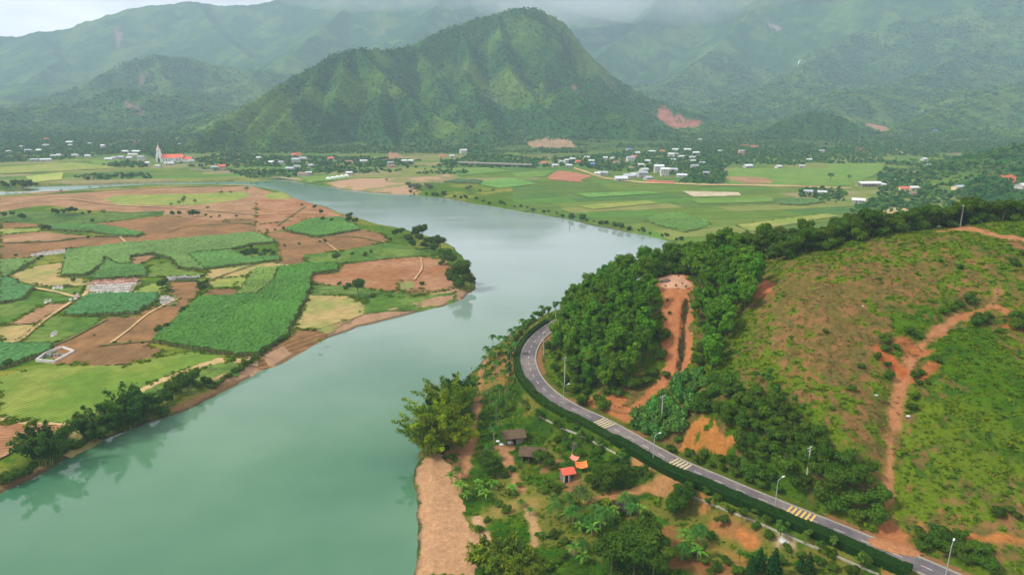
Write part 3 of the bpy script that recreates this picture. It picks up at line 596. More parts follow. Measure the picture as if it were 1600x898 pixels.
def fmat(name, c, c2, row=0, ang=0, var=.24, sc=.22):
    c = tuple(q * .84 for q in c); c2 = tuple(q * .84 for q in c2); m = mat(name, c, .95, var, sc, coords='World', c2=c2, c2scale=.035, spec=.05, bump=.5, bscale=1.5)
    if row and not m.get('row'):
        m['row'] = 1; n = m.node_tree; N = n.nodes; K = n.links.new; b = N['Principled BSDF']; cur = b.inputs['Base Color'].links[0].from_socket
        g = N.new('ShaderNodeNewGeometry'); mp = N.new('ShaderNodeMapping'); mp.inputs['Rotation'].default_value = (0, 0, ang); K(g.outputs['Position'], mp.inputs['Vector'])
        t = N.new('ShaderNodeTexWave'); t.inputs['Scale'].default_value = row; t.inputs['Distortion'].default_value = 1.6; t.inputs['Detail'].default_value = 2; t.inputs['Detail Scale'].default_value = 1.5; K(mp.outputs[0], t.inputs['Vector'])
        r = N.new('ShaderNodeMapRange'); r.inputs[3].default_value = .74; r.inputs[4].default_value = 1.12; K(t.outputs['Fac'], r.inputs[0]); h = N.new('ShaderNodeHueSaturation'); K(r.outputs[0], h.inputs['Value']); K(cur, h.inputs['Color']); K(h.outputs[0], b.inputs['Base Color'])
    return m
mS = fmat('ploughed_soil', srgb(150, 112, 72), srgb(130, 100, 66), .13, R(30)); mS2 = fmat('pale_soil', srgb(172, 134, 98), srgb(152, 118, 84), .1, R(100)); mS3 = fmat('red_soil', srgb(156, 108, 72), srgb(170, 128, 92), .16, R(75))
mY = fmat('dry_grass', srgb(140, 144, 78), srgb(172, 150, 98)); mG = fmat('weed_green', srgb(78, 112, 40), srgb(104, 126, 54), var=.4); mL = fmat('light_grass', srgb(128, 146, 66), srgb(150, 150, 78), var=.22)
mGR = fmat('striped_grass', srgb(104, 134, 48), srgb(134, 146, 64), .28, R(118), var=.2); mT = fmat('grave_ground', srgb(150, 138, 110), srgb(120, 124, 84), var=.25); mW = fmat('weed_dark', srgb(66, 98, 40), srgb(96, 118, 52), var=.4)
mTr = fmat('dirt_track', srgb(196, 168, 120), srgb(180, 150, 104)); mRice = fmat('rice_green', srgb(98, 134, 52), srgb(114, 140, 62), var=.14)
# bare and weedy plots
plot(Z5([(0, 112), (200, 104), (330, 97), (700, 72), (1197, 62), (1300, 82), (1400, 120), (1600, 160), (1500, 210), (1197, 245), (1000, 225), (700, 190), (420, 176), (200, 150), (0, 182)]), mS2)
plot(Z5([(0, 92), (200, 100), (330, 85), (250, 78), (0, 100)]), mS2)
plot(Z5([(560, 105), (1000, 95), (1130, 88), (1180, 102), (1100, 130), (900, 152), (560, 150), (480, 122)]), mL)
plot(Z6([(40, 100), (140, 85), (180, 100), (150, 125), (60, 122)]), mL)
plot(Z5([(0, 185), (240, 182), (480, 190), (770, 178), (760, 198), (560, 222), (480, 240), (200, 246), (0, 230)]), mW)
plot(Z5([(0, 230), (180, 240), (190, 258), (0, 264)]), mS); plot(Z5([(0, 264), (190, 256), (200, 274), (0, 292)]), mL)
plot(Z5([(0, 292), (180, 276), (420, 296), (300, 318), (0, 330)]), mS2)
plot(Z5([(200, 248), (420, 240), (760, 202), (1000, 222), (1197, 218), (1500, 200), (1700, 190), (1560, 228), (1420, 240), (1280, 270), (1220, 283), (1000, 298), (800, 330), (330, 352), (140, 396), (0, 408), (0, 332), (200, 322), (420, 300), (640, 302), (690, 286), (470, 246)]), mS)
plot(Z6([(0, 128), (200, 122), (330, 165), (400, 205), (240, 222), (140, 262), (40, 285), (0, 283)]), mS3)
plot(Z6([(40, 287), (130, 272), (280, 307), (500, 266), (600, 290), (620, 325), (440, 355), (400, 370), (220, 383), (240, 436), (0, 446), (10, 432), (110, 412), (100, 330)]), mS)
plot(Z6([(220, 386), (440, 358), (620, 325), (720, 345), (850, 385), (780, 392), (600, 405), (400, 424), (240, 428)]), mG)
plot(Z6([(258, 482), (385, 467), (392, 432), (600, 405), (780, 392), (880, 410), (925, 460), (920, 548), (790, 560), (605, 556), (450, 530), (270, 522)]), mS3)
plot(Z6([(620, 556), (780, 540), (790, 572), (690, 584), (622, 584)]), mS); plot(Z6([(660, 512), (735, 505), (737, 543), (665, 552)]), fmat('striped_plot', srgb(150, 140, 90), srgb(120, 140, 70), .35, R(80)))
plot(Z6([(250, 484), (260, 575), (430, 572), (520, 600), (600, 556), (450, 532), (270, 522)]), mW)
plot(Z6([(500, 662), (510, 600), (600, 558), (780, 575), (940, 560), (925, 590), (840, 612), (700, 632), (560, 652)]), mG)
plot(Z6([(255, 575), (430, 575), (512, 620), (500, 662), (400, 700), (340, 733), (182, 733), (192, 690)]), mY)
plot(Z6([(182, 733), (340, 733), (300, 780), (200, 822), (70, 878), (0, 893), (0, 868), (150, 775)]), mS)
plot(Z5([(970, 455), (1270, 418), (1400, 440), (1190, 465), (1150, 485), (1080, 545), (1000, 540), (960, 490)]), mY); plot(Z5([(990, 505), (1080, 490), (1150, 485), (1125, 538), (1000, 542)]), mL)
plot(Z5([(950, 580), (980, 545), (1120, 538), (1110, 578)]), mS)
plot(Z5([(612, 400), (710, 386), (720, 402), (640, 434), (615, 430)]), mS2)
plot(Z5([(690, 440), (800, 410), (830, 452), (960, 470), (935, 486), (690, 487)]), mG)
plot(Z5([(40, 482), (160, 440), (300, 418), (280, 490), (430, 500), (410, 530), (180, 532), (90, 505)]), mY)
plot(Z5([(0, 620), (100, 600), (250, 545), (400, 532), (360, 600), (200, 622), (40, 708), (0, 716)]), mG)
plot(Z5([(50, 705), (200, 620), (310, 605), (330, 615), (180, 702), (60, 712)]), mS2); plot(Z5([(0, 718), (190, 710), (80, 800), (0, 805)]), mY)
plot(Z5([(90, 790), (240, 662), (310, 672), (480, 680), (400, 740), (265, 797), (100, 799)]), mG)
plot(Z5([(400, 512), (660, 506), (640, 548), (590, 575), (400, 580)]), mT); plot(Z5([(620, 570), (650, 540), (760, 500), (800, 505), (760, 570)]), mL)
plot(Z5([(780, 512), (935, 512), (925, 575), (905, 590), (830, 700), (700, 790), (690, 812), (760, 830), (720, 870), (670, 890), (530, 902), (255, 898), (262, 800), (400, 742), (490, 680), (640, 674), (742, 612), (790, 575)]), mS)
plot(Z5([(740, 575), (820, 575), (830, 620), (740, 628)]), mT)
plot([(0, 590), (60, 572), (88, 570), (200, 573), (224, 562), (301, 550), (368, 561), (345, 566), (270, 585), (207, 612), (185, 635), (115, 662), (30, 660), (0, 652)], mGR)
plot([(210, 618), (271, 590), (341, 566), (380, 563), (372, 582), (330, 596), (300, 612), (240, 640), (215, 645), (190, 640)], mG, amp=1.4)
plot([(-40, 650), (30, 657), (116, 664), (190, 634), (209, 612), (271, 584), (341, 561), (400, 560), (402, 566), (345, 568), (272, 591), (213, 618), (196, 640), (118, 671), (28, 664), (-40, 658)], mTr)
plot([(0, 660), (116, 667), (89, 682), (46, 697), (0, 718), (-60, 740), (-80, 655)], mS3)
plot([(120, 668), (150, 660), (170, 668), (140, 690), (112, 700), (90, 700), (95, 684)], mY)
# far plain plots
plot([(1067, 299), (1154, 301), (1158, 306), (1084, 308)], fmat('threshed_ground', srgb(196, 184, 156), srgb(186, 170, 140)))
plot([(1136, 264), (1290, 263), (1296, 256), (1380, 256), (1378, 268), (1326, 291), (1250, 290), (1140, 290)], mRice)
plot([(856, 276), (872, 267), (900, 270), (925, 276), (905, 282), (912, 285), (890, 284), (858, 281)], fmat('brick_soil', srgb(176, 120, 92), srgb(166, 112, 86)))
plot([(1130, 277), (1180, 277), (1206, 281), (1206, 287), (1165, 288)], mS2)
plot([(1010, 340), (1060, 333), (1105, 345), (1112, 355), (1070, 363), (1025, 352)], fmat('lush_crop', srgb(96, 142, 62), srgb(108, 150, 70)), amp=2)
plot([(1080, 311), (1205, 309), (1212, 316), (1090, 319)], mRice); plot([(1150, 352), (1290, 334), (1310, 338), (1170, 362)], mL)
plot([(905, 322), (1010, 314), (1030, 318), (925, 328)], mL); plot([(830, 268), (868, 267), (850, 276), (812, 280), (800, 272)], mRice, amp=2)
plot([(900, 303), (1010, 299), (1030, 303), (920, 309)], fmat('lush_crop', srgb(96, 142, 62), srgb(108, 150, 70)), amp=2); 
plot([(140, 252), (185, 248), (190, 256), (150, 258)], mRice); plot([(0, 262), (110, 254), (200, 262), (90, 268), (0, 272)], mL); plot([(40, 276), (100, 270), (96, 281), (48, 286)], fmat('meadow_yellow', srgb(168, 172, 90), srgb(150, 166, 80)))
plot([(700, 265), (760, 262), (800, 268), (720, 275)], mRice); plot([(735, 285), (800, 278), (840, 288), (780, 295)], fmat('lush_crop', srgb(96, 142, 62), srgb(108, 150, 70)))
plot([(470, 277), (540, 273), (545, 280), (505, 284), (480, 283)], mRice)
plot([(750, 259), (800, 234), (815, 240), (790, 258)], mG)
plot([(898, 262), (945, 278), (1000, 284), (1100, 288), (1230, 290), (1330, 294), (1330, 295.6), (1230, 292), (1100, 290), (1000, 286.4), (944, 280), (896, 264)], mTr, name='road', amp=.3)
plot([(1340, 335), (1400, 326), (1480, 330), (1560, 338), (1480, 345), (1400, 342)], mTr, name='path', amp=4)
def track(px, w_, m, name='path'):
    q = px_poly(px); q = catmull([(a, b) for a, b in q], 4.0); t = np.gradient(q, axis=0); t /= np.linalg.norm(t, axis=1)[:, None]; nrm = np.c_[-t[:, 1], t[:, 0]]; ww = w_ * (.7 + .6 * fbm(q[:, 0], q[:, 1], 8, 2, 111))[:, None] / 2
    _fk[0] += 1; zz = 3.03 + .012 * _fk[0]; n = len(q); V = np.concatenate([np.c_[q + nrm * ww, np.full(n, zz)], np.c_[q - nrm * ww, np.full(n, zz)]]); i = np.arange(n - 1); o = add(name, np_mesh(name, V, np.c_[i, i + 1, i + n + 1, i + n], m, False)); o['kind'] = 'structure'
mDi = fmat('ditch_weeds', srgb(92, 104, 52), srgb(110, 112, 62), var=.4)
for pts, w_, m_ in [(Z6([(330, 330), (365, 355), (385, 372)]), 1.2, mTr), (Z6([(100, 250), (170, 200), (230, 160)]), 1.5, mDi), (Z6([(280, 305), (450, 300), (600, 330)]), 1.6, mDi), (Z5([(0, 330), (250, 322), (420, 300), (560, 300)]), 2.5, mDi), (Z5([(0, 150), (300, 125), (520, 150), (800, 165), (1197, 195)]), 2.5, mTr), (Z5([(560, 300), (590, 330)]), 1.5, mTr),
                    (Z5([(840, 590), (700, 660), (600, 740), (520, 800)]), 1.3, mTr), (Z5([(460, 815), (600, 800), (760, 790)]), 1.4, mDi), (Z5([(120, 535), (260, 560), (380, 585), (420, 530)]), 2.0, mTr), (Z5([(0, 805), (90, 790), (200, 700), (330, 610)]), 1.8, mTr), (Z5([(950, 540), (1000, 500), (1197, 430), (1320, 395)]), 1.5, mDi), (Z6([(480, 420), (640, 400), (800, 385)]), 1.5, mDi),
                    (Z6([(770, 400), (775, 450), (740, 505)]), 1.0, mTr), (Z5([(0, 95), (400, 85), (800, 68), (1197, 58)]), 3, mTr), (Z5([(250, 812), (330, 780), (500, 690)]), 1.4, mDi), (Z5([(780, 280), (900, 250), (1197, 235)]), 1.5, mDi), (Z6([(0, 200), (180, 190), (330, 195)]), 1.8, mTr)]: track(pts, w_, m_)
# ---- sugar cane: real standing crops
def cane(px, h, c, ang, label, sp=.95, z=3.0, dark=None, jit=.4):
    q = px_poly(px, z); mn, mx_ = q.min(0), q.max(0); ctr = (mn + mx_) / 2; ca, sa = math.cos(ang), math.sin(ang)
    rad = np.linalg.norm(mx_ - mn) / 2 + 2; n = int(2 * rad / sp) + 1
    gu, gv = np.meshgrid(np.arange(n) * sp - rad, np.arange(n) * sp - rad)
    X = ctr[0] + gu * ca - gv * sa; Y = ctr[1] + gu * sa + gv * ca
    ok = inside(X + (fbm(X, Y, 4, 2, 91) - .5) * 3, Y + (fbm(X, Y, 4, 2, 92) - .5) * 3, q)
    ok &= seg_dist(X, Y, np.array(RIVER), closed=True) > 2.5
    ii = np.arange(n * n).reshape(n, n); cell = ok[:-1, :-1] & ok[1:, :-1] & ok[:-1, 1:] & ok[1:, 1:]
    F = np.stack([ii[:-1, :-1], ii[:-1, 1:], ii[1:, 1:], ii[1:, :-1]], -1)[cell]
    if not len(F): return
    u, inv = np.unique(F, return_inverse=True); F = inv.reshape(F.shape)
    x = X.ravel()[u]; y = Y.ravel()[u]; k = len(x); rnd = RNG.random(k)
    clump = fbm(x, y, 5, 2, 93)
    zz = z + h * (.72 + .28 * clump) + (rnd - .5) * jit * 1.8; x = x + (RNG.random(k) - .5) * sp * .7; y = y + (RNG.random(k) - .5) * sp * .7
    row = np.sin(gv.ravel()[u] * 2 * math.pi / 3.1 + fbm(x, y, 12, 2, 95) * 3)
    tone = .86 * np.array(1.0) * (.86 + .34 * row * .5 + .34 * (rnd - .4) + .5 * (fbm(x, y, 24, 3, 94) - .5))
    cc = np.array(C(*c))[None] * np.array([1.12, 1, .9]) * tone[:, None]; cc = cc * (1 + np.c_[.5, .25, .25] * (RNG.random(k)[:, None] - .4))
    # skirt: boundary edges down to the ground, in stalk colour
    e = np.concatenate([F[:, [0, 1]], F[:, [1, 2]], F[:, [2, 3]], F[:, [3, 0]]]); es = np.sort(e, 1); _, ix, cnt = np.unique(es, axis=0, return_index=True, return_counts=True)
    be = e[ix[cnt == 1]]; bu, bi = np.unique(be, return_inverse=True); be2 = bi.reshape(be.shape)
    V = np.c_[x, y, zz]; Vb = V[bu].copy(); Vb[:, 2] = z - .05; Vm = V[bu].copy(); Vm[:, 2] = z + h * .62; Vm[:, :2] += (RNG.random((len(bu), 2)) - .5) * .3
    stalk = np.array(C(122, 140, 76)); low = np.array(C(136, 122, 78))
    Vall = np.concatenate([V, Vm, Vb]); call = np.concatenate([cc, np.tile(stalk, (len(bu), 1)) * (.7 + .5 * RNG.random((len(bu), 1))), np.tile(low, (len(bu), 1)) * (.7 + .5 * RNG.random((len(bu), 1)))])
    a, b = be[:, 0], be[:, 1]; a1, b1 = k + be2[:, 0], k + be2[:, 1]; nb = len(bu)
    F = np.concatenate([F, np.c_[b, a, a1, b1], np.c_[b1, a1, a1 + nb, b1 + nb]])
    m = mat('cane_leaves', rough=.8, attr=True, var=.2, vscale=2.2, coords='World', spec=.2)
    tag(add('sugarcane', np_mesh('cane', Vall, F, m, False, call)), label, 'sugarcane', 'sugarcane fields', 'stuff')
CB = (120, 160, 92); CG = (84, 138, 70); CL = (124, 160, 84)
cane([(371, 464), (400, 462), (425, 445), (437, 419), (487, 414), (527, 415), (529, 425), (487, 431), (485, 455), (462, 502), (450, 527), (402, 558), (368, 558), (301, 548), (236, 536), (271, 504), (311, 467)], 2.6, (84, 138, 58), R(25), 'large dark green sugarcane field in the middle of the river peninsula')
cane([(371, 463), (400, 421), (436, 419), (424, 445), (400, 461)], 2.0, CL, R(25), 'pale green narrow sugarcane strip beside the large dark cane field')
cane(Z5([(310, 370), (600, 335), (780, 322), (1000, 302), (1197, 285), (1290, 330), (1180, 340), (1080, 365), (880, 385), (960, 462), (840, 452), (800, 408), (710, 384), (612, 398), (610, 432), (560, 440), (490, 400), (480, 435), (400, 485), (280, 488), (300, 430)]), 2.4, CB, R(8), 'long pale blue-green sugarcane field below the bare brown soil')
cane(Z5([(430, 505), (480, 437), (495, 405), (560, 440), (610, 435), (680, 440), (690, 490)]), 2.2, (100, 148, 80), R(8), 'sugarcane block just behind the large graveyard')
cane(Z5([(880, 387), (1080, 368), (1150, 400), (1310, 400), (1310, 414), (970, 455), (960, 462)]), 2.3, (104, 156, 82), R(12), 'sugarcane block right of the long pale field, beside dark bushes')
cane(Z5([(310, 660), (400, 582), (480, 575), (742, 570), (738, 605), (640, 664), (480, 670), (315, 676)]), 2.4, (92, 150, 92), R(5), 'blue-green sugarcane block in front of the large graveyard')
cane(Z5([(190, 256), (260, 246), (470, 250), (600, 272), (680, 286), (640, 300), (530, 300), (420, 280), (250, 274)]), 2.3, (96, 146, 78), R(-5), 'thin sugarcane strip crossing the back brown fields')
cane(Z6([(140, 266), (250, 222), (400, 212), (470, 255), (490, 270), (320, 300), (270, 303), (150, 278)]), 2.3, (98, 150, 74), R(15), 'sugarcane strip by the river side of the brown fields')
cane(Z5([(0, 420), (60, 410), (170, 412), (100, 455), (30, 492), (0, 496)]), 2.2, CB, R(0), 'small pale sugarcane block at the edge left of the yellow field')
cane(Z5([(0, 500), (80, 505), (92, 530), (170, 540), (100, 600), (0, 614)]), 2.2, (98, 152, 96), R(0), 'sugarcane block left of the yellow field, second from the back')
cane(Z5([(-60, 806), (0, 808), (250, 812), (240, 842), (100, 890), (0, 925), (-100, 935)]), 2.4, (90, 146, 84), R(10), 'sugarcane block behind the white walled tomb')
cane([(1207, 313), (1235, 311), (1275, 313), (1290, 317), (1250, 322), (1215, 320)], 2.0, (96, 140, 80), R(0), 'sugarcane strip on the far plain before the wooded farmstead', sp=1.4)
cane([(1006, 345), (1025, 336), (1060, 332), (1090, 341), (1112, 353), (1080, 362), (1040, 357)], 1.4, (104, 150, 70), R(0), 'bright green crop block on the far plain near the river bend', sp=1.4)
cane([(692, 285), (715, 281), (755, 283), (752, 288), (715, 287)], 2.0, (78, 120, 74), R(0), 'dark cane strip on the far bank beside grey bushes', sp=1.6)
# =================================================================== PLANTS: shared shapes
def unit(v): return v / (np.linalg.norm(v, axis=-1, keepdims=True) + 1e-9)
def leaf_quads(c, nrm, L, W, rng, droop=0):
    """diamond leaves at c facing nrm; L, W arrays"""
    n = len(c); r = unit(rng.normal(size=(n, 3))); a = unit(np.cross(nrm, r)); b = np.cross(nrm, a)
    if droop: a = unit(a * (1 - droop) + np.array([0, 0, -droop])); b = unit(np.cross(nrm, a))
    L = L[:, None]; W = W[:, None]
    V = np.stack([c - a * L, c - b * W + nrm * W * .25, c + a * L, c + b * W + nrm * W * .25], 1).reshape(-1, 3)
    F = np.arange(4 * n).reshape(n, 4); return V, F
def crown_mesh(name, lobes, per, leaf, base, seed, mat_, var=.28, up=.35, core=True, droop=0, squash=.85, warm=.12):
    rng = np.random.default_rng(seed); Vs = []; Fs = []; Cs = []; off = 0; base = np.array(base) * np.array([1.9, 1.75, 1.45])
    for (x, y, z, r) in lobes:
        n = int(per * r * r); d = unit(rng.normal(size=(n, 3))); d[:, 2] = np.where(d[:, 2] < -.45, -d[:, 2] * .5, d[:, 2]); d = unit(d)
        bump = 1 + .16 * np.sin(d[:, 0] * 7 + seed + x) * np.sin(d[:, 1] * 6 + y) * np.sin(d[:, 2] * 6)
        rad = r * bump * (1 - .30 * rng.random(n) ** 1.6) * (1 + (rng.random(n) < .08) * .14)
        c = np.array([x, y, z]) + d * rad[:, None] * np.array([1, 1, squash])
        nr = unit(d + np.array([0, 0, up]) + rng.normal(size=(n, 3)) * .42)
        L = leaf * (.65 + .7 * rng.random(n)); V, F = leaf_quads(c, nr, L, L * .62, rng, droop)
        tone = (1 + var * (rng.random(n) - .5) * 2) * (1 + .22 * (rng.random() - .5)); k = warm * (rng.random(n) - .5)
        cc = np.array(base)[None] * tone[:, None] * np.c_[1 + k * 2, 1 + k * .6, 1 - k]
        Vs.append(V); Fs.append(F + off); Cs.append(np.repeat(cc, 4, 0)); off += len(V)
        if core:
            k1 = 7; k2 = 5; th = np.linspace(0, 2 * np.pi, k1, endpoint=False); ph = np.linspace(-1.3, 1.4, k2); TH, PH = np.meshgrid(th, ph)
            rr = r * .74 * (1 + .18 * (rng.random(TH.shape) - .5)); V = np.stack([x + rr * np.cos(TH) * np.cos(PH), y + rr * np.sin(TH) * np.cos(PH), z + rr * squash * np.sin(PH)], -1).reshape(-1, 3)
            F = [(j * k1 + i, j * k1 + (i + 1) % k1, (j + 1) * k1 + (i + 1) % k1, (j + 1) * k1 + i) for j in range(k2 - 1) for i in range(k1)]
            F.append((k1 * (k2 - 1), k1 * (k2 - 1) + 2, k1 * (k2 - 1) + 4, k1 * (k2 - 1) + 6)); Vs.append(V); Fs.append(np.array(F) + off); Cs.append(np.tile(np.array(base) * .8, (len(V), 1))); off += len(V)  # core tinted darker than the leaves: shade inside the crown put into colour
    return np_mesh(name, np.concatenate(Vs), np.concatenate(Fs), mat_, False, np.concatenate(Cs))
def leafmat(nm, ov=.2, tr=.18): return mat(nm, rough=.6, attr=True, objvar=ov, trans=tr, spec=.04)
M_LEAF = leafmat('tree_leaves', .22); M_TUFT = leafmat('weed_leaves', .25, .2); M_BAM = leafmat('bamboo_leaves', .15, .35)
M_BARK = mat('bark', srgb(120, 104, 84), .9, .3, 3); M_BARKL = mat('pale_bark', srgb(168, 156, 136), .9, .2, 3)
def lobes_round(seed, R_, z0, n, rz=1.0, small=.5):
    rng = random.Random(seed); out = [(0, 0, z0, R_ * .62)]
    for k in range(n):
        a = 2.4 * k + rng.random(); d = R_ * (.35 + .3 * rng.random()); out.append((math.cos(a) * d, math.sin(a) * d, z0 + (rng.random() - .38) * R_ * 1.0 * rz, R_ * small * (.7 + .5 * rng.random())))
    return out
def trunk_mesh(name, h, r, lobes, m, seed=0, forks=3):
    rng = random.Random(seed); mb = MB(); bx, by = (rng.random() - .5) * .4, (rng.random() - .5) * .4
    mb.tube([(0, 0, -.6), (bx * .4, by * .4, h * .35), (bx, by, h * .7), (bx * 1.2, by * 1.2, h)], [r, r * .8, r * .6, r * .25])
    for (x, y, z, rr) in lobes[1:1 + forks]:
        mb.tube([(bx * .7, by * .7, h * (.4 + .1 * rng.random())), (x * .5 + bx * .5, y * .5 + by * .5, (h * .6 + z) / 2), (x, y, z)], [r * .5, r * .35, r * .12], 5)
    return mb.mesh(name, m, True)
PROTO = {}
def tree_proto(kind, idx_, crown_h, R_, leaf, per, base, seed, nl=8, trunk_h=None, tr=.16, bark=None, **kw):
    lb = lobes_round(seed, R_, crown_h, nl, kw.pop('rz', 1.0), kw.pop('small', .5))
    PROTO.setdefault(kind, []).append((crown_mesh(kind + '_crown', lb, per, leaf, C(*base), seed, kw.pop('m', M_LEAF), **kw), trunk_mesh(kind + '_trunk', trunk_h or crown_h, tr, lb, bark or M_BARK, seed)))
for k in range(5): tree_proto('acacia_tree', k, 7.0 + .5 * k % 2, 2.7 + .2 * k, .40, 46, (70, 106, 38), 100 + k, 14, trunk_h=8, tr=.13, bark=M_BARK, squash=1.0, rz=1.9, small=.46, var=.42)
for k in range(4): tree_proto('broadleaf_tree', k, 6.2 + .5 * k, 3.3 + .2 * k, .36, 56, (60, 84, 32), 120 + k, 9, tr=.2)
for k in range(3): tree_proto('dark_tree', k, 4.6 + .4 * k, 3.4, .30, 74, (58, 84, 32), 140 + k, 10, tr=.18)
for k in range(4): tree_proto('shrub', k, 1.5, 2.0 + .2 * k, .26, 90, (62, 88, 34), 160 + k, 7, tr=.07, rz=.7)
for k in range(4): tree_proto('vine_covered_shrub', k, 1.8, 2.7 + .4 * k, .32, 100, (84, 126, 68), 170 + k, 12, tr=.1, rz=1.2, small=.4, var=.75, droop=.6, up=.1, warm=.04, squash=1.1)
for k in range(3): tree_proto('young_tree', k, 3.1, 1.0 + .1 * k, .22, 120, (66, 94, 42), 180 + k, 5, tr=.06, rz=1.4)
for k in range(2): tree_proto('open_tree', k, 5.2, 2.6, .26, 34, (64, 96, 50), 190 + k, 8, tr=.14, core=False)
for k in range(2): tree_proto('grey_bush', k, 3.0, 3.4, .4, 40, (92, 104, 84), 195 + k, 8, tr=.14, core=False)
def conifer():
    for k in range(2):
        lb = [(0, 0, 1.2 + i * .85, 1.5 * (1 - i / 6.5)) for i in range(6)]
        PROTO.setdefault('conical_tree', []).append((crown_mesh('conical_crown', lb, 130, .2, C(36, 66, 32), 200 + k, M_LEAF), trunk_mesh('conical_trunk', 5, .12, lb, M_BARK, k, 0)))
conifer()
def strap(pts, wid, rng, fold=.0):
    """a leaf blade along pts (k,3) with half widths"""
    pts = np.array(pts); t = unit(np.gradient(pts, axis=0)); s = unit(np.cross(t, [0, 0, 1.0])); V = np.concatenate([pts - s * np.array(wid)[:, None], pts + s * np.array(wid)[:, None]]); n = len(pts)
    i = np.arange(n - 1); return V, np.c_[i, i + 1, i + n + 1, i + n]
def palm_proto(kind, h, nf, flen, wid, base, seed, leafy=False, trunk_r=.11, arch=1.0, m=None, tilt=.3):
    rng = np.random.default_rng(seed); Vs = []; Fs = []; Cs = []; off = 0
    top = np.array([(rng.random() - .5) * .5, (rng.random() - .5) * .5, h])
    for k in range(nf):
        a = 2.4 * k + rng.random() * .4; el = 1.25 - 1.25 * (k / nf) ** .8 * arch + rng.random() * .15; d = np.array([math.cos(a), math.sin(a), 0])
        q = np.linspace(0, 1, 7); L_ = flen * (.8 + .35 * rng.random()); pts = top + d * (q * L_ * math.cos(el) + .12 * q * q * L_)[:, None] + np.array([0, 0, 1]) * (q * L_ * math.sin(el) - q ** 2.2 * L_ * .75 * arch)[:, None]
        tone = (.75 + .5 * rng.random())
        if leafy:      # feather frond: leaflets each side
            for j in range(1, 7):
                for q2 in (0, .5):
                    p = pts[j - 1] * (1 - q2) + pts[j] * q2; t = unit(pts[j] - pts[j - 1]); s = unit(np.cross(t, [0, 0, 1.0])); l = wid * math.sin(math.pi * (.12 + .8 * (j + q2) / 7.5))
                    for sg in (-1, 1):
                        e = p + s * sg * l + t * l * .45 - np.array([0, 0, l * .45]); w_ = t * .09
                        Vs.append(np.array([p - w_, p + w_, e + w_ * .5, e - w_ * .5])); Fs.append(np.array([[0, 1, 2, 3]]) + off); off += 4; Cs.append(np.tile(np.array(base) * tone, (4, 1)))
        w_ = wid * np.array([.15, .75, 1, 1, .9, .6, .05]) if not leafy else np.full(7, .03)
        V, F = strap(pts, w_, rng); V[:, 2] += 0; Vs.append(V); Fs.append(F + off); off += len(V); Cs.append(np.tile(np.array(base) * tone * (1 if not leafy else .9), (len(V), 1)))
    cm = np_mesh(kind + '_fronds', np.concatenate(Vs), np.concatenate(Fs), m or M_LEAF, False, np.concatenate(Cs) * 1.25)
    mb = MB(); mb.tube([(0, 0, -.5), tuple(top * .5 * [1, 1, 1] + [.1, 0, 0]), tuple(top)], [trunk_r * 1.3, trunk_r, trunk_r * .8]); PROTO.setdefault(kind, []).append((cm, mb.mesh(kind + '_trunk', M_BARKL, True)))
for k in range(3): palm_proto('areca_palm', 4.2 + .6 * k, 11, 1.7, .5, C(70, 108, 50), 210 + k, True, .07)
for k in range(3): palm_proto('coconut_palm', 3.4 + 1.2 * k, 16, 3.6, .95, C(74, 114, 52), 220 + k, True, .14)
for k in range(3): palm_proto('banana_plant', 2.0 + .3 * k, 9, 2.5, .36, C(100, 138, 60), 230 + k, False, .14, .85)
def bamboo_proto(kind, h, n, spread, base, seed, per=70, leaf=.42, yell=.35):
    base = np.array(base) * 1.9
    rng = np.random.default_rng(seed); mb = MB(); Vs = []; Fs = []; Cs = []; off = 0
    for k in range(n):
        a = rng.random() * 6.283; rr = rng.random() ** .6; bx, by = math.cos(a) * rr * spread * .25, math.sin(a) * rr * spread * .25; hh = h * (.6 + .5 * rng.random()); lean = spread * (.25 + .8 * rr)
        q = np.linspace(0, 1, 8); pts = np.c_[bx + math.cos(a) * lean * q ** 2.0, by + math.sin(a) * lean * q ** 2.0, hh * (q - .22 * q ** 4) - .3]
        mb.tube([tuple(p) for p in pts], list(.07 * (1.1 - q)), 4, False)
        m_ = per; t = .35 + .67 * rng.random(m_) ** .8; c = np.c_[[np.interp(t, q, pts[:, i]) for i in range(3)]].T + rng.normal(size=(m_, 3)) * np.array([.42, .42, .34]) * (.6 + .7 * np.sin(np.pi * np.clip(t, 0, 1)))[:, None] - np.array([0, 0, .5]) * (rng.random(m_) ** 2)[:, None]
        nr = unit(rng.normal(size=(m_, 3)) * .6 + np.array([math.cos(a) * .5, math.sin(a) * .5, .8])); L = leaf * (.6 + .8 * rng.random(m_)); V, F = leaf_quads(c, nr, L * 1.25, L * .5, rng, .35)
        y = rng.random() < yell; bc = np.array(base) * (np.array([1.65, 1.3, .75]) if y else 1) * (.75 + .5 * rng.random()); cc = bc[None] * (1 + .5 * (rng.random(m_) - .5))[:, None]
        Vs.append(V); Fs.append(F + off); Cs.append(np.repeat(cc, 4, 0)); off += len(V)
    PROTO.setdefault(kind, []).append((np_mesh(kind + '_foliage', np.concatenate(Vs), np.concatenate(Fs), M_BAM, False, np.concatenate(Cs)), mb.mesh(kind + '_culms', mat('bamboo_culm', srgb(128, 134, 70), .6, .2, 2))))
for k in range(3): bamboo_proto('bamboo_clump', 13, 34, 7.5, C(94, 116, 40), 240 + k, 125, leaf=.36, yell=.52)
for k in range(2): bamboo_proto('dark_bamboo_clump', 12, 32, 5.5, C(58, 88, 36), 250 + k, 150, leaf=.36, yell=.06)
for k in range(2): bamboo_proto('olive_bamboo_clump', 8, 50, 5.5, C(86, 104, 42), 260 + k, 105, yell=.3)
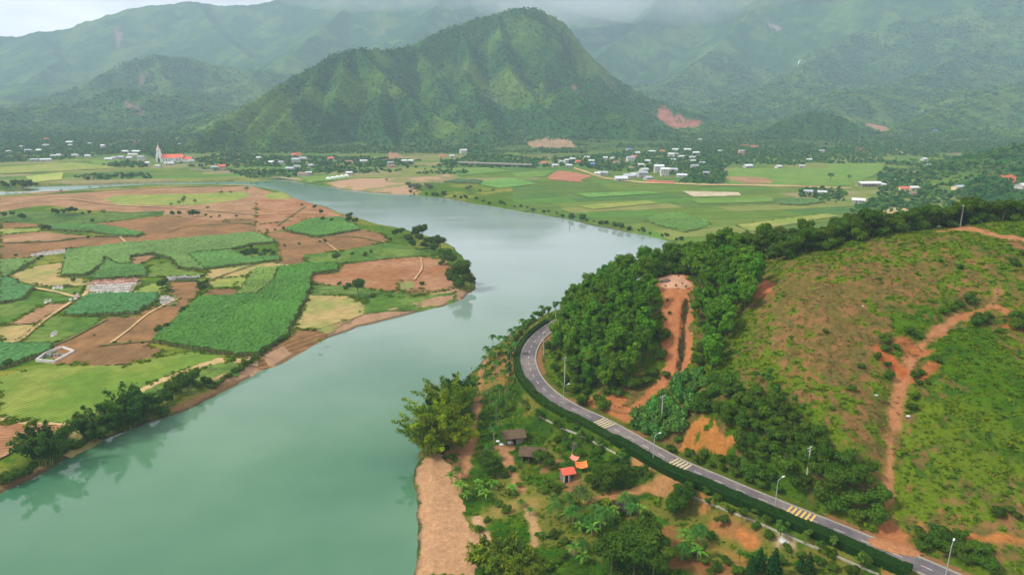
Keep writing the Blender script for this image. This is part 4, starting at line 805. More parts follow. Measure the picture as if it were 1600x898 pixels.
def bare_tree():
    rng = random.Random(5); mb = MB()
    def br(p, d, l, r, k):
        q = p + d * l; mb.tube([p, (p + q) / 2 + Vector((rng.uniform(-.1, .1), rng.uniform(-.1, .1), 0)), q], [r, r * .8, r * .6], 4)
        if k:
            for _ in range(3): br(q, (d + Vector((rng.uniform(-.8, .8), rng.uniform(-.8, .8), rng.uniform(-.1, .6)))).normalized(), l * .72, r * .6, k - 1)
    br(Vector((0, 0, -.3)), Vector((0, 0, 1)), 1.8, .1, 4); return mb.mesh('bare_tree', M_BARKL)
BARE = bare_tree()

PARTN = {'areca_palm': ('fronds', 'trunk'), 'coconut_palm': ('fronds', 'trunk'), 'banana_plant': ('leaves', 'stem'), 'bamboo_clump': ('foliage', 'culms'), 'dark_bamboo_clump': ('foliage', 'culms'), 'olive_bamboo_clump': ('foliage', 'culms'), 'shrub': ('crown', 'stem'), 'vine_covered_shrub': ('crown', 'stem')}
OUTN = {'dark_bamboo_clump': 'bamboo_clump', 'olive_bamboo_clump': 'bamboo_clump', 'grey_bush': 'bush', 'conical_tree': 'conical_tree', 'open_tree': 'thin_tree'}
CATN = {'shrub': 'shrub', 'vine_covered_shrub': 'shrub', 'areca_palm': 'palm', 'coconut_palm': 'palm', 'banana_plant': 'banana plant', 'bamboo_clump': 'bamboo', 'dark_bamboo_clump': 'bamboo', 'olive_bamboo_clump': 'bamboo', 'grey_bush': 'bush'}
_cnt = [0]
def plant(kind, p, sc, label, group=None, rz=None, zs=None, var=None):
    if p[1] < 420 and (p[2] < .15 or (-20 < p[0] < 140 and np.min(np.hypot(ROAD_C[:, 0] - p[0], ROAD_C[:, 1] - p[1])) < 4.6)): return None
    k = _cnt[0] = _cnt[0] + 1; pr = PROTO[kind]; cm, tm = pr[(k * 7 + k // 3) % len(pr) if var is None else var]
    nm_ = 'bush' if kind == 'shrub' and 'bush' in label.split() else OUTN.get(kind, kind); r = empty(nm_, (float(p[0]), float(p[1]), float(p[2]) - .05), random.random() * 6.28 if rz is None else rz, sc)
    if zs: r.scale = (sc, sc, zs)
    a, b = PARTN.get(kind, ('crown', 'trunk')); add(a, cm, r); add(b, tm, r)
    tag(r, label, 'bush' if nm_ == 'bush' else CATN.get(kind, 'tree'), group); return r
def plants(kind, uvs, size, label, group=None, jit=.15):
    pts = GS([(q[0], q[1]) for q in uvs])
    for i, (q, p) in enumerate(zip(uvs, pts)):
        sc = (q[2] if len(q) > 2 else size) * (1 + jit * (random.random() - .5) * 2); lb = label[i] if isinstance(label, (list, tuple)) else label
        kd = kind if isinstance(kind, str) else kind[i % len(kind)]; plant(kd, p, sc, lb, group)
def poisson(poly, dmin, seed=1, tries=6000, thr=None, grow=0):
    rng = np.random.default_rng(seed); poly = np.asarray(poly)[:, :2]; mn, mx_ = poly.min(0), poly.max(0); c = mn + (mx_ - mn) * rng.random((tries, 2)); c = c[inside(c[:, 0], c[:, 1], poly)]; out = []
    grid = {}
    for p in c:
        k = (int(p[0] // dmin), int(p[1] // dmin)); ok = True
        for a in (-1, 0, 1):
            for b in (-1, 0, 1):
                for q in grid.get((k[0] + a, k[1] + b), ()):
                    if (p[0] - q[0]) ** 2 + (p[1] - q[1]) ** 2 < dmin * dmin: ok = False
        if ok: grid.setdefault(k, []).append(p); out.append(p)
    out = np.array(out); return np.c_[out, H(out[:, 0], out[:, 1])]
# ------------------------------------------------------------------ scatter (for what nobody could count)
def scatter(name, pts, scl, protos, label, cat, zsc=None):
    me = bpy.data.meshes.new(name); n = len(pts); me.vertices.add(n); me.vertices.foreach_set('co', np.ascontiguousarray(pts, np.float32).ravel())
    at = me.attributes.new('scl', 'FLOAT', 'POINT'); at.data.foreach_set('value', np.ascontiguousarray(scl, np.float32))
    at = me.attributes.new('rot', 'FLOAT', 'POINT'); at.data.foreach_set('value', RNG.random(n).astype(np.float32) * 6.28)
    src = bpy.data.collections.new(name + '_shapes')
    for i, m in enumerate(protos): src.objects.link(bpy.data.objects.new(name + '_shape', m))
    o = add(name, me); tag(o, label, cat, kind='stuff')
    ng = bpy.data.node_groups.new(name, 'GeometryNodeTree'); ng.interface.new_socket('Geometry', in_out='INPUT', socket_type='NodeSocketGeometry'); ng.interface.new_socket('Geometry', in_out='OUTPUT', socket_type='NodeSocketGeometry')
    N = ng.nodes; K = ng.links.new; i_ = N.new('NodeGroupInput'); o2 = N.new('NodeGroupOutput'); ci = N.new('GeometryNodeCollectionInfo'); ci.inputs['Collection'].default_value = src; ci.inputs['Separate Children'].default_value = True; ci.inputs['Reset Children'].default_value = True
    ip = N.new('GeometryNodeInstanceOnPoints'); ip.inputs['Pick Instance'].default_value = True
    a1 = N.new('GeometryNodeInputNamedAttribute'); a1.data_type = 'FLOAT'; a1.inputs['Name'].default_value = 'scl'; a2 = N.new('GeometryNodeInputNamedAttribute'); a2.data_type = 'FLOAT'; a2.inputs['Name'].default_value = 'rot'
    cx = N.new('ShaderNodeCombineXYZ'); cs = N.new('ShaderNodeCombineXYZ'); rv = N.new('FunctionNodeRandomValue'); rv.data_type = 'INT'; rv.inputs[4].default_value = 0; rv.inputs[5].default_value = len(protos) - 1
    K(i_.outputs[0], ip.inputs['Points']); K(ci.outputs[0], ip.inputs['Instance']); K(a2.outputs[0], cx.inputs['Z']); K(cx.outputs[0], ip.inputs['Rotation'])
    for q in range(3): K(a1.outputs[0], cs.inputs[q])
    K(cs.outputs[0], ip.inputs['Scale']); K(rv.outputs[2], ip.inputs['Instance Index']); K(ip.outputs[0], o2.inputs[0])
    md = o.modifiers.new('scatter', 'NODES'); md.node_group = ng; return o
def clump_mesh(name, base, seed, per=16, leaf=.5, lobes=None, **kw):
    return crown_mesh(name, lobes or lobes_round(seed, 2.4, 1.6, 4), per, leaf, C(*base), seed, M_LEAF, **kw)
LIGHTP = [clump_mesh('light_crown', c, 320 + i, 22, .44) for i, c in enumerate([(94, 134, 58), (86, 128, 54), (106, 136, 66)])]
FARP = [clump_mesh('far_crown', c, 300 + i, 10, .62) for i, c in enumerate([(60, 104, 52), (74, 118, 56), (50, 92, 48), (86, 122, 60)])]
MIDP = [clump_mesh('mid_crown', c, 310 + i, 26, .42) for i, c in enumerate([(56, 102, 48), (70, 114, 54), (46, 88, 46), (84, 116, 62), (62, 98, 56)])]
def tuft_mesh(name, base, seed, n=14, h=.5, w_=.16):
    rng = np.random.default_rng(seed); c = rng.normal(size=(n, 3)) * np.array([.34, .34, 0]); c[:, 2] = h * (.15 + .5 * rng.random(n)); nr = unit(rng.normal(size=(n, 3)) * .6 + np.array([0, 0, .7])); L = h * (.5 + .5 * rng.random(n)); V, F = leaf_quads(c, nr, L, L * .45, rng)
    return np_mesh(name, V, F, M_TUFT, False, np.repeat(np.array(C(*base))[None] * 1.6 * (.7 + .6 * rng.random(n))[:, None], 4, 0))
TUFT_G = [tuft_mesh('weed', c, 330 + i) for i, c in enumerate([(92, 114, 32), (112, 124, 42), (76, 104, 30), (66, 92, 28)])]
TUFT_D = [tuft_mesh('dry_weed', c, 340 + i, 10, .4) for i, c in enumerate([(130, 104, 66), (112, 84, 54), (96, 92, 48), (76, 92, 40)])]
def ground_cover():
    P_, Cc, S_ = TERR; g = Cc[:, 1] > Cc[:, 0] * 1.02; area = np.hypot(P_[:, 0], P_[:, 1]) * .00218 * .62; rd = seg_dist(P_[:, 0], P_[:, 1], ROAD_C); ok = rd > 5.0
    flat = Cc.sum(1); 
    def pick(m, dens):
        k = m & (RNG.random(len(P_)) < dens * area); q = P_[k].copy(); q[:, :2] += (RNG.random((len(q), 2)) - .5) * .5; return q
    q = pick(g & ok, np.where(P_[:, 2] > 15, 1.1, .55)); scatter('grass', q, .4 + .6 * RNG.random(len(q)) ** 2.5, TUFT_G, 'low green weeds and grass covering the near hillside and river bank', 'grass'); print('tufts', len(q))
    nz_ = fbm(P_[:, 0], P_[:, 1], 5, 3, 97); q = pick((~g) & ok & (P_[:, 2] > 15) & (nz_ > .42) & (Cc[:, 0] < .30), .55); scatter('dry_weeds', q, .4 + .6 * RNG.random(len(q)), TUFT_D, 'dry brown weeds on the bare parts of the hillside', 'dry weeds'); print('dry', len(q))
    nz_ = fbm(P_[:, 0], P_[:, 1], 9, 3, 98); q = pick(g & ok & (nz_ > .55), np.where(P_[:, 2] > 15, .012, .10)); scatter('undergrowth', q, 1.2 + 1.4 * RNG.random(len(q)) ** 2, TUFT_G[2:] + TUFT_G[:1], 'taller dark weeds growing in patches on the hillside and bank', 'undergrowth'); print('undergrowth', len(q))
ground_cover()
q = np.concatenate(MARG); q = q[(seg_dist(q[:, 0], q[:, 1], np.array(RIVER), closed=True) > 4) & (q[:, 1] < 900)]; q = q[fbm(q[:, 0], q[:, 1], 14, 3, 99) > .47]
scatter('field_margin_weeds', np.c_[q, np.full(len(q), 3.3)], .5 + 1.5 * RNG.random(len(q)) ** 3, TUFT_G, 'rough weeds along the margins between the crop plots', 'weeds'); print('margin', len(q))
# =================================================================== THE WOODED SPUR
def px_world(pts): return GS(pts)[:, :2]
w1 = np.vstack([px_world([(872, 560), (868, 540), (890, 520), (925, 478), (980, 452), (1022, 444), (1026, 500), (1020, 560), (1000, 600), (960, 615), (920, 610), (885, 588)])])
# the back of the spur, hidden from the camera, is wooded as well
hullx = np.array(list(px_world([(868, 552), (878, 572), (905, 592), (925, 618), (935, 636), (960, 606), (1000, 604), (1024, 585), (1034, 540), (1036, 500), (1034, 470), (1024, 436)])) + [(57, 270), (70, 284), (62, 300), (46, 302), (30, 292), (24, 280)])
LF = ['tall acacia with rounded green crown on the spur between road bend and red gully', 'round crowned acacia packed in the spur woodland above the road bend']
GUL = GS([(1050, 436), (1055, 480), (1056, 530), (1052, 575), (1030, 600)])[:, :2]
def forest(poly, dmin, seed, kinds, size, label, group, cap=999):
    p = poisson(poly, dmin, seed); rd = seg_dist(p[:, 0], p[:, 1], ROAD_C); p = p[rd > 6.5]; p = p[seg_dist(p[:, 0], p[:, 1], GUL) > 7.6]; p = p[np.argsort(np.hypot(p[:, 0], p[:, 1]))][:cap]
    for i, q in enumerate(p): plant(kinds[i % len(kinds)], q, size * random.uniform(.78, 1.15), label, group)
    print(group, len(p))
forest(hullx, 3.9, 11, ['acacia_tree'], .93, LF[0], 'acacias on the spur left of the red gully')
right_w = np.array(list(px_world([(1083, 446), (1086, 500), (1088, 545), (1100, 585), (1125, 575), (1140, 520), (1165, 488), (1182, 462), (1176, 440), (1160, 415)])) + [(92, 285), (75, 290), (66, 275), (66, 262)])
forest(right_w, 3.9, 12, ['acacia_tree'], .9, 'rounded acacia in the wood right of the red gully', 'acacias right of the red gully')
back_w = np.array([(58, 268), (72, 262), (90, 268), (100, 262), (112, 264), (128, 275), (120, 292), (100, 296), (80, 296), (60, 285)])
forest(back_w, 4.6, 13, ['acacia_tree', 'broadleaf_tree'], .9, 'tree behind the top of the red gully, part of the ridge wood', 'ridge wood behind the red gully')
low_w = np.array(px_world([(880, 585), (905, 600), (935, 640), (950, 660), (930, 650), (905, 628), (880, 612), (862, 592)]))
# undergrowth skirt at the wood edge
plants('shrub', [(868, 580), (880, 596), (890, 570), (905, 600), (915, 615), (900, 585), (925, 600), (935, 628), (942, 640), (955, 606), (975, 603), (990, 606), (1008, 600), (1018, 588), (930, 646), (870, 562), (862, 548), (1030, 560), (1036, 530), (1040, 590), (948, 615), (965, 618), (910, 632), (895, 612)], 1.0, 'leafy shrub at the foot of the acacia spur above the road', 'shrubs at the foot of the spur')
# ridge trees along the crest of the big hill
rg = [(1212, 415, 1.0), (1190, 400, 1.05), (1168, 402, 1.1), (1226, 408, .95), (1240, 402, 1.0), (1258, 396, 1.15), (1272, 393, 1.05), (1290, 388, 1.1), (1306, 382, 1.15), (1322, 378, 1.0), (1338, 375, 1.0), (1355, 371, 1.35), (1372, 368, .9), (1388, 364, 1.0), (1402, 364, .85), (1418, 361, .95), (1434, 359, 1.0), (1450, 358, 1.25), (1466, 357, 1.0), (1484, 355, 1.25), (1500, 352, 1.4), (1516, 350, 1.3), (1534, 348, 1.0), (1550, 346, 1.0), (1566, 345, 1.1), (1582, 344, 1.0), (1598, 343, 1.1), (1616, 342, 1.0), (1640, 342, 1)]
pr = GS([(a, b + 2) for a, b, _ in rg])
for i, (q, p) in enumerate(zip(rg, pr)):
    p = p.copy(); d = np.hypot(p[0], p[1]); p[:2] *= (d + 3) / d; p[2] = H(p[:1], p[1:2])[0]
    lab = 'dark spreading tree in the row along the hill crest'
    if i == 11: lab = 'tallest light green crowned tree with a clear trunk on the hill crest'
    if i in (20,): lab = 'tall dark tree with pale bare trunk on the hill crest beside the dirt track'
    plant('broadleaf_tree', p, q[2] * .78, lab, 'trees along the hill crest')
rows = []
for i in range(len(pr) - 1):
    for k in range(2):
        t = (k + .5) / 2; p = pr[i] * (1 - t) + pr[i + 1] * t; d = np.hypot(p[0], p[1]); f = (d + random.uniform(6, 16)) / d; rows.append((p[0] * f, p[1] * f))
rows = np.array(rows); zz = H(rows[:, 0], rows[:, 1])
for (a, b), z_ in zip(rows, zz): plant('broadleaf_tree' if random.random() < .6 else 'dark_tree', (a, b, z_), random.uniform(.6, .95), 'dark tree filling the belt just behind the hill crest', 'tree belt behind the hill crest')
cs = rows[::2]; cs = np.vstack([cs * ((np.hypot(cs[:, 0], cs[:, 1]) - 8) / np.hypot(cs[:, 0], cs[:, 1]))[:, None], cs * ((np.hypot(cs[:, 0], cs[:, 1]) - 3) / np.hypot(cs[:, 0], cs[:, 1]))[:, None]]); zz = H(cs[:, 0], cs[:, 1])
for (a, b), z_ in zip(cs, zz): plant('shrub', (a, b, z_), random.uniform(1.0, 1.6), 'dark shrub filling the foot of the tree row on the hill crest', 'shrubs under the hill crest trees')
gb = GS([(1030, 433), (1040, 431), (1050, 430), (1060, 430), (1070, 431), (1080, 433), (1090, 436), (1022, 436), (1014, 440), (1036, 430), (1056, 429), (1066, 429)]); gb[:, :2] *= 1.012; gb[:, 2] = H(gb[:, 0], gb[:, 1])
for q in gb: plant('shrub', q, 1.25, 'dense shrub behind the bare top of the red gully', 'shrubs behind the gully top')
for q in gb[::2]: plant('dark_tree', (q[0] * 1.03, q[1] * 1.03, float(H(np.array([q[0] * 1.03]), np.array([q[1] * 1.03]))[0])), .9, 'bushy tree just behind the bare top of the red gully', 'bushy trees behind the gully top')
# vine covered mass beside the gully foot
vp = [(1000, 660), (1018, 648), (1036, 630), (1055, 612), (1072, 596), (1090, 590), (1012, 675), (1030, 662), (1048, 645), (1066, 628), (1084, 612), (1100, 602), (1030, 684), (1046, 672), (1062, 655), (1078, 640), (1094, 624), (990, 668), (1060, 672), (1040, 650), (1022, 640), (1060, 600)]
plants('vine_covered_shrub', vp, .78, 'bright green shrub smothered in hanging creeper beside the foot of the red gully', 'creeper covered shrubs by the gully')
# dark scrub on the cut slope
scr = np.array(px_world([(1078, 650), (1096, 620), (1120, 598), (1150, 610), (1190, 625), (1240, 655), (1290, 690), (1330, 730), (1370, 745), (1378, 800), (1372, 828), (1330, 816), (1290, 800), (1240, 780), (1200, 764), (1165, 750), (1158, 700), (1130, 672), (1105, 650)]))
p = poisson(scr, 2.6, 21); rd = seg_dist(p[:, 0], p[:, 1], ROAD_C); p = p[rd > 6.5]; print('scrub', len(p))
for i, q in enumerate(p): plant('dark_tree' if i % 3 == 0 else 'shrub', q, random.uniform(.42, .7) if i % 3 == 0 else random.uniform(.8, 1.35), 'dark green bush in the scrub between the road and the bare hillside', 'dark scrub above the road')
sc2 = np.array(px_world([(1150, 700), (1200, 688), (1260, 712), (1330, 750), (1350, 815), (1290, 798), (1200, 764), (1160, 748)])); p = poisson(sc2, 2.5, 22); rd = seg_dist(p[:, 0], p[:, 1], ROAD_C); p = p[rd > 6]; print('scrub2', len(p))
for i, q in enumerate(p): plant(['shrub', 'broadleaf_tree', 'shrub'][i % 3], q, random.uniform(.35, .5) if i % 3 == 1 else random.uniform(.8, 1.4), 'dark green bush in the scrub between the road and the bare hillside', 'dark scrub above the road')
plants('shrub', [(1075, 712), (1090, 722), (1110, 728), (1130, 735), (1150, 742), (1170, 752), (1190, 762), (1100, 712), (1125, 720), (1060, 690), (1050, 705), (1175, 740), (1215, 768), (1145, 725)], .7, 'low green bush on the verge under the clay cut', 'bushes on the verge under the clay cut')
plants('dark_tree', [(1098, 560, .6), (1106, 545, .65), (1118, 530, .7), (1100, 520, .65), (1112, 575, .55), (1090, 575, .5), (1104, 500, .7), (1125, 510, .6)], .6, 'dark bushy tree between the red gully and the open hillside', 'dark trees right of the red gully')
plants('young_tree', [(1198, 610, 1.4), (1240, 640, 1.3), (1212, 625, 1.2), (1252, 655, 1.3), (1180, 600, 1.1)], 1.2, 'young feathery tree standing above the dark scrub', 'young trees above the scrub')
# shrubs on the right hill
plants('shrub', [(1545, 497, .7), (1535, 503, .9), (1525, 508, .6), (1582, 498, .8), (1595, 502, .8), (1500, 480, .7), (1488, 486, .7), (1475, 490, .6), (1515, 474, .8), (1382, 535, .7), (1383, 548, .6), (1420, 520, .6), (1430, 525, .5), (1386, 572, .5), (1388, 590, .6), (1370, 560, .5), (1430, 590, .6), (1440, 585, .6), (1463, 565, .6), (1435, 600, .5), (1428, 622, .5), (1345, 575, .5), (1590, 515, .9), (1560, 520, .6), (1400, 545, .5), (1450, 600, .4), (1290, 520, .4), (1470, 410, .4), (1500, 420, .5), (1585, 415, .7), (1600, 400, .8), (1300, 640, .4), (1330, 610, .4), (1425, 640, .5), (1560, 805, .7), (1575, 800, .7), (1590, 810, .6)], .6, 'small shrub on the open hillside', 'small shrubs scattered on the open hillside')
plants('shrub', [(1440, 858), (1455, 850), (1470, 856), (1485, 862), (1500, 872), (1515, 880), (1530, 862), (1440, 842), (1462, 838), (1480, 846), (1495, 855), (1510, 860), (1530, 880), (1500, 840), (1545, 890)], .75, 'bright leafy shrub above the road end beside the mud slide', 'leafy shrubs above the road end')
# roadside saplings outside the bend and along the parapet
sv = road_s(872, 505) - 6; k = 0; sap = []
while sv < road_s(1420, 868):
    off = 7.6 if sv < road_s(835, 590) else 8.6; q = road_at(sv, off); sap.append((float(q[0]), float(q[1]))); sv += 6.5 if sv < road_s(835, 590) else 9.0
sap = np.array(sap); zz = H(sap[:, 0], sap[:, 1])
for i, ((a, b), z_) in enumerate(zip(sap, zz)): plant('young_tree', (a, b, z_), random.uniform(1.1, 1.5), 'slim planted roadside tree between hedge and river bank', 'planted trees along the road')
sv = road_s(873, 503) - 26
while sv < road_s(826, 562):
    q = road_at(sv, random.uniform(6.0, 7.4)); a, b = float(q[0]), float(q[1]); plant('young_tree', (a, b, float(H(np.array([a]), np.array([b]))[0])), random.uniform(1.4, 1.9), 'slender tree in the row outside the road bend, standing out against the river', 'row of slender trees outside the bend'); sv += 4.6
# areca palms along the shore path
ar = [(772, 558), (781, 549), (790, 541), (798, 534), (806, 527), (816, 520), (826, 515), (836, 508), (846, 501), (764, 568), (758, 578), (752, 590), (802, 540), (792, 548), (784, 556), (776, 560), (768, 572), (760, 565), (812, 530), (822, 520), (806, 555), (798, 570), (788, 580), (776, 590), (790, 600), (770, 610), (780, 630), (775, 650), (765, 640), (742, 572), (748, 560), (812, 570), (780, 670), (772, 700), (765, 720), (770, 545), (745, 550)]
plants('areca_palm', ar, 1.2, 'slender areca palm in the plantation row between shore path and road', 'areca palms by the shore path')
# big bamboo over the water
for q, s_, k_, l in [((672, 712), 1.0, 'bamboo_clump', 'yellow green bamboo clump leaning furthest over the water'), ((690, 690), 1.15, 'bamboo_clump', 'tall yellow green bamboo in the middle of the riverside grove'), ((712, 700), .85, 'bamboo_clump', 'bamboo clump beside the shore path at the top of the sand beach'), ((700, 655), 1.05, 'bamboo_clump', 'bamboo clump in the upper middle of the riverside grove'), ((722, 630), .9, 'dark_bamboo_clump', 'dark green bamboo at the upper end of the riverside grove'), ((690, 660), .9, 'dark_bamboo_clump', 'dark bamboo at the water side of the upper grove'),
                    ((785, 895), .85, 'olive_bamboo_clump', 'olive bamboo clump at the bottom right of the sand beach'), ((765, 885), .7, 'olive_bamboo_clump', 'smaller olive bamboo next to the sand beach'), ((815, 905), .7, 'olive_bamboo_clump', 'olive bamboo at the bottom edge, right of its neighbour')]:
    plant(k_, G(*q), s_ * 1.2, l, 'bamboo clumps on the near shore')
# left bank clumps
for q, s_, k_, l in [((170, 686), .95, 'dark_bamboo_clump', 'dark bamboo clump on the left bank with the longest reflection'), ((200, 668), .9, 'dark_bamboo_clump', 'dark bamboo just right of the tallest left bank clump'), ((150, 690), .7, 'dark_bamboo_clump', 'low dark bamboo left of the tallest left bank clump'), ((225, 655), .6, 'dark_bamboo_clump', 'small bamboo at the right end of the left bank grove'),
                    ((72, 724), .8, 'dark_bamboo_clump', 'lone round bamboo below the reddish field on the left bank')]:
    plant(k_, G(*q), s_ * 1.6, l, 'bamboo clumps on the left bank')
lb = [(250, 640), (262, 632), (275, 622), (285, 614), (240, 648), (265, 615), (280, 605), (295, 610), (305, 600), (90, 715), (105, 706), (50, 738), (35, 745), (20, 752), (5, 755), (120, 700), (135, 694), (100, 690, .5), (212, 664), (180, 690), (310, 606), (325, 600), (255, 648)]
plants('dark_tree', lb[:9], .72, 'bushy dark tree beside the dirt track on the left bank', 'bushy trees by the left bank track'); plants('shrub', [q[:2] for q in lb[9:]], 1.0, 'green shrub on the grassy edge of the left bank', 'shrubs along the left bank')
plants('shrub', [(330 + 12 * i, 610 - 8.2 * i + random.uniform(-4, 2)) for i in range(11)] + [(336 + 12 * i, 605 - 8.2 * i) for i in range(10)], .62, 'low waterside bush overhanging the left bank below the sand spit', 'waterside bushes on the left bank')
plants('banana_plant', [(97, 688), (100, 680), (330, 578), (88, 700)], .8, 'small banana plant beside the left bank track', 'banana plants on the left bank')
# peninsula tip
tp = [(618, 372, .8), (628, 372, .8), (640, 378, 1.0), (650, 372, 1.1), (660, 376, 1.2), (670, 382, 1.2), (678, 390, 1.2), (688, 396, 1.1), (694, 404, 1.1), (700, 414, 1.0), (706, 420, 1.0), (712, 428, 1.0), (716, 436, 1.1), (722, 444, 1.3), (716, 448, 1.1), (726, 438, 1.2), (730, 452, 1.0), (664, 388, .9), (645, 390, .8), (680, 402, .9), (702, 432, .9), (708, 446, .9), (655, 385, .9), (690, 414, .8), (736, 448, .8)]
plants(['dark_tree', 'broadleaf_tree', 'shrub'], [(a, b, c * (1.0 if i % 3 < 2 else 1.7)) for i, (a, b, c) in enumerate(tp)], 1.0, 'dense dark tree in the belt round the tip of the peninsula', 'trees round the peninsula tip')
plants('broadleaf_tree', [(560, 464, .95)], .95, 'lone dark upright tree between the striped plot and the yellow field'); plants('broadleaf_tree', [(526, 412, .8)], .8, 'round lone tree at the corner of the red field')
plants('dark_tree', [(545, 350, .8), (555, 350, .8), (546, 345, .9), (504, 346, .6), (518, 348, .5), (502, 336, .7), (492, 328, .6), (472, 323, .4)], .8, 'tree on the river side of the brown fields', 'trees on the river edge of the peninsula')
plants('shrub', [(508, 378, .9), (500, 379, .7), (468, 382, .5), (445, 385, .5), (610, 376, .7), (602, 372, .6), (430, 360, .6), (418, 361, .6), (443, 358, .8), (660, 445, .7), (540, 452, .8), (545, 448, .7), (530, 445, .7), (580, 395, .7), (550, 398, .6), (570, 400, .8), (640, 372, .8), (415, 492, .5)], .7, 'small bush on a field edge of the peninsula', 'bushes on the field edges')
plants('open_tree', [(346, 306, .9), (361, 305, .8), (386, 303, 1.0), (287, 320, .9), (281, 322, .9), (289, 315, .8), (305, 320, .7), (325, 330, .7), (268, 325, .6), (163, 338, .9), (96, 302, .7), (340, 291, .5)], .9, 'lone spreading tree standing on the bare back fields', 'lone trees on the back fields')
plants('dark_tree', [(90, 337, .9), (86, 335, .8), (110, 336, .9), (100, 336, .8), (118, 334, .7), (36, 346, .8), (20, 338, .7), (8, 341, .6), (270, 338, .7), (281, 338, .6), (300, 339, .9), (308, 338, .7), (322, 340, .5), (330, 342, .4), (370, 341, .5), (343, 340, .4), (145, 350, .5), (70, 360, .6), (78, 360, .5), (138, 374, .4), (255, 455, .85), (318, 458, .6), (322, 448, .6), (313, 452, .6), (115, 441, .4), (130, 337, .5), (140, 335, .5), (310, 338, .6)], .7, 'round dark bush tree between the fields of the peninsula', 'dark bush trees between the fields')
plants('shrub', [(290, 488, 1.0), (285, 490, .8), (262, 512, 1.0), (252, 522, .9), (248, 518, .8), (390, 396, 1.0), (380, 398, 1.0), (400, 394, 1.0), (392, 388, 1.1), (370, 400, .9), (410, 402, 1.0), (188, 436, .5), (203, 536, .4), (223, 537, .4), (180, 537, .5), (248, 405, .7), (40, 413, .8), (36, 418, .8), (60, 406, .6), (65, 402, .6), (10, 573, 1.2), (118, 460, .6), (25, 400, .5), (275, 375, .6), (105, 390, .5), (147, 525, .3), (90, 535, .3)], .8, 'bush growing beside a crop plot on the peninsula', 'bushes beside the crop plots')
plants('shrub', [(385 + 14 * i, 398 - 2 * (i % 3)) for i in range(4)] + [(395, 405), (412, 408), (425, 402), (420, 394)], .9, 'dark bush in the thicket right of the pale cane field', 'thicket right of the pale cane field')
# near shore garden
plants('coconut_palm', [(715, 748, .72), (738, 775, .55)], .7, ['short palm at the top of the sand beach', 'short palm on the sand margin'], 'palms at the sand beach')
plants('banana_plant', [(722, 770), (730, 782), (752, 775), (760, 782), (748, 762), (705, 755), (715, 765), (770, 765)], .95, 'banana plant at the edge of the sand beach', 'banana plants at the beach')
plants('dark_tree', [(765, 742, .75), (760, 735, .65), (775, 745, .6)], .7, 'round dark tree between the shore path and the dirt trail', 'dark trees by the shore path')
plants('dark_tree', [(845, 730, .75), (858, 735, .6), (838, 722, .5)], .7, 'dark tree shading the brown shed', 'trees shading the brown shed')
plants('dark_tree', [(935, 755, .8), (955, 760, .85), (970, 752, .75), (945, 768, .6), (925, 765, .6)], .8, 'dark tree in front of the orange tarp', 'dark trees by the red roofed hut')
plants('open_tree', [(905, 790, .9), (890, 795, .8), (918, 800, .7)], .9, 'loose leafy tree below the red roofed hut', 'loose trees below the hut')
plants('dark_tree', [(1060, 800, .85), (1068, 790, .8), (1050, 805, .7)], .8, 'round dark tree below the clay turning place', 'trees below the clay turning place')
plants('broadleaf_tree', [(960, 875, .85), (985, 880, .9), (1005, 885, .95), (1025, 880, .85), (955, 900, .9), (990, 905, 1.), (1020, 905, .9), (1040, 895, .7), (940, 890, .7), (985, 860, .8), (1010, 860, .75)], .9, 'big dark tree in the dense grove at the bottom of the garden', 'dense dark grove at the bottom')
plants('conical_tree', [(1185, 893, 1.0), (1208, 900, 1.15), (1172, 900, .9), (1262, 898, .9), (1250, 893, .8)], 1, 'small conical dark tree at the bottom of the bank', 'conical trees at the bottom')
plants('coconut_palm', [(975, 800, .8), (985, 790, .75), (930, 815, .9), (920, 825, .85), (945, 822, .9), (895, 822, .8), (870, 808, .75), (985, 812, .8), (1075, 868, .85), (1085, 855, .8), (912, 862, .6), (828, 805, .45), (814, 790, .45), (865, 790, .6), (1095, 850, .7), (1065, 875, .7)], .8, 'feathery palm in the garden between the hut and the dark grove', 'palms in the garden')
plants('banana_plant', [(938, 830), (950, 815), (960, 808), (990, 800), (925, 838), (905, 830), (885, 815), (1078, 862), (1090, 875), (1070, 850), (910, 880), (898, 870), (800, 770), (1000, 806), (980, 785)], 1.05, 'banana plant in the garden below the hut', 'banana plants in the garden')
plants('shrub', [(800, 735), (790, 745), (810, 760), (860, 760), (870, 770), (850, 770), (880, 870), (870, 880), (860, 890), (880, 850), (865, 840), (1100, 880), (1120, 890), (1135, 880), (1110, 900), (1150, 895), (1120, 780), (1105, 770), (1140, 800), (1160, 805), (1180, 825), (1130, 815), (1200, 840), (1090, 830), (1110, 840), (1230, 860), (1250, 870), (1280, 880), (1300, 890), (1330, 895), (1220, 880), (1350, 885), (1300, 870), (1200, 815), (1180, 800), (790, 800), (780, 790), (750, 830), (760, 815), (870, 690), (890, 700), (920, 690), (940, 705), (900, 670), (990, 735), (975, 725), (1000, 740), (960, 720), (870, 665), (845, 650), (825, 640), (800, 610)], .55, 'low leafy shrub on the sloping garden below the road', 'low shrubs below the road')
plants('young_tree', [(1155, 880, 1.0), (1100, 870, 1.), (1118, 825, .9), (1195, 825, .8), (1230, 830, .8), (1260, 850, .9), (1300, 862, .9), (880, 690, .8), (858, 700, .8), (905, 715, .7), (840, 600, .8), (835, 620, .8), (850, 640, .7)], .9, 'thin young tree on the slope below the road', 'young trees below the road')
bt = G(893, 712); o = add('bare_tree', BARE); o.location = (*bt[:2], bt[2]); o.scale = (.95,) * 3; tag(o, 'pale leafless tree between the road and the red roofed hut', 'tree')
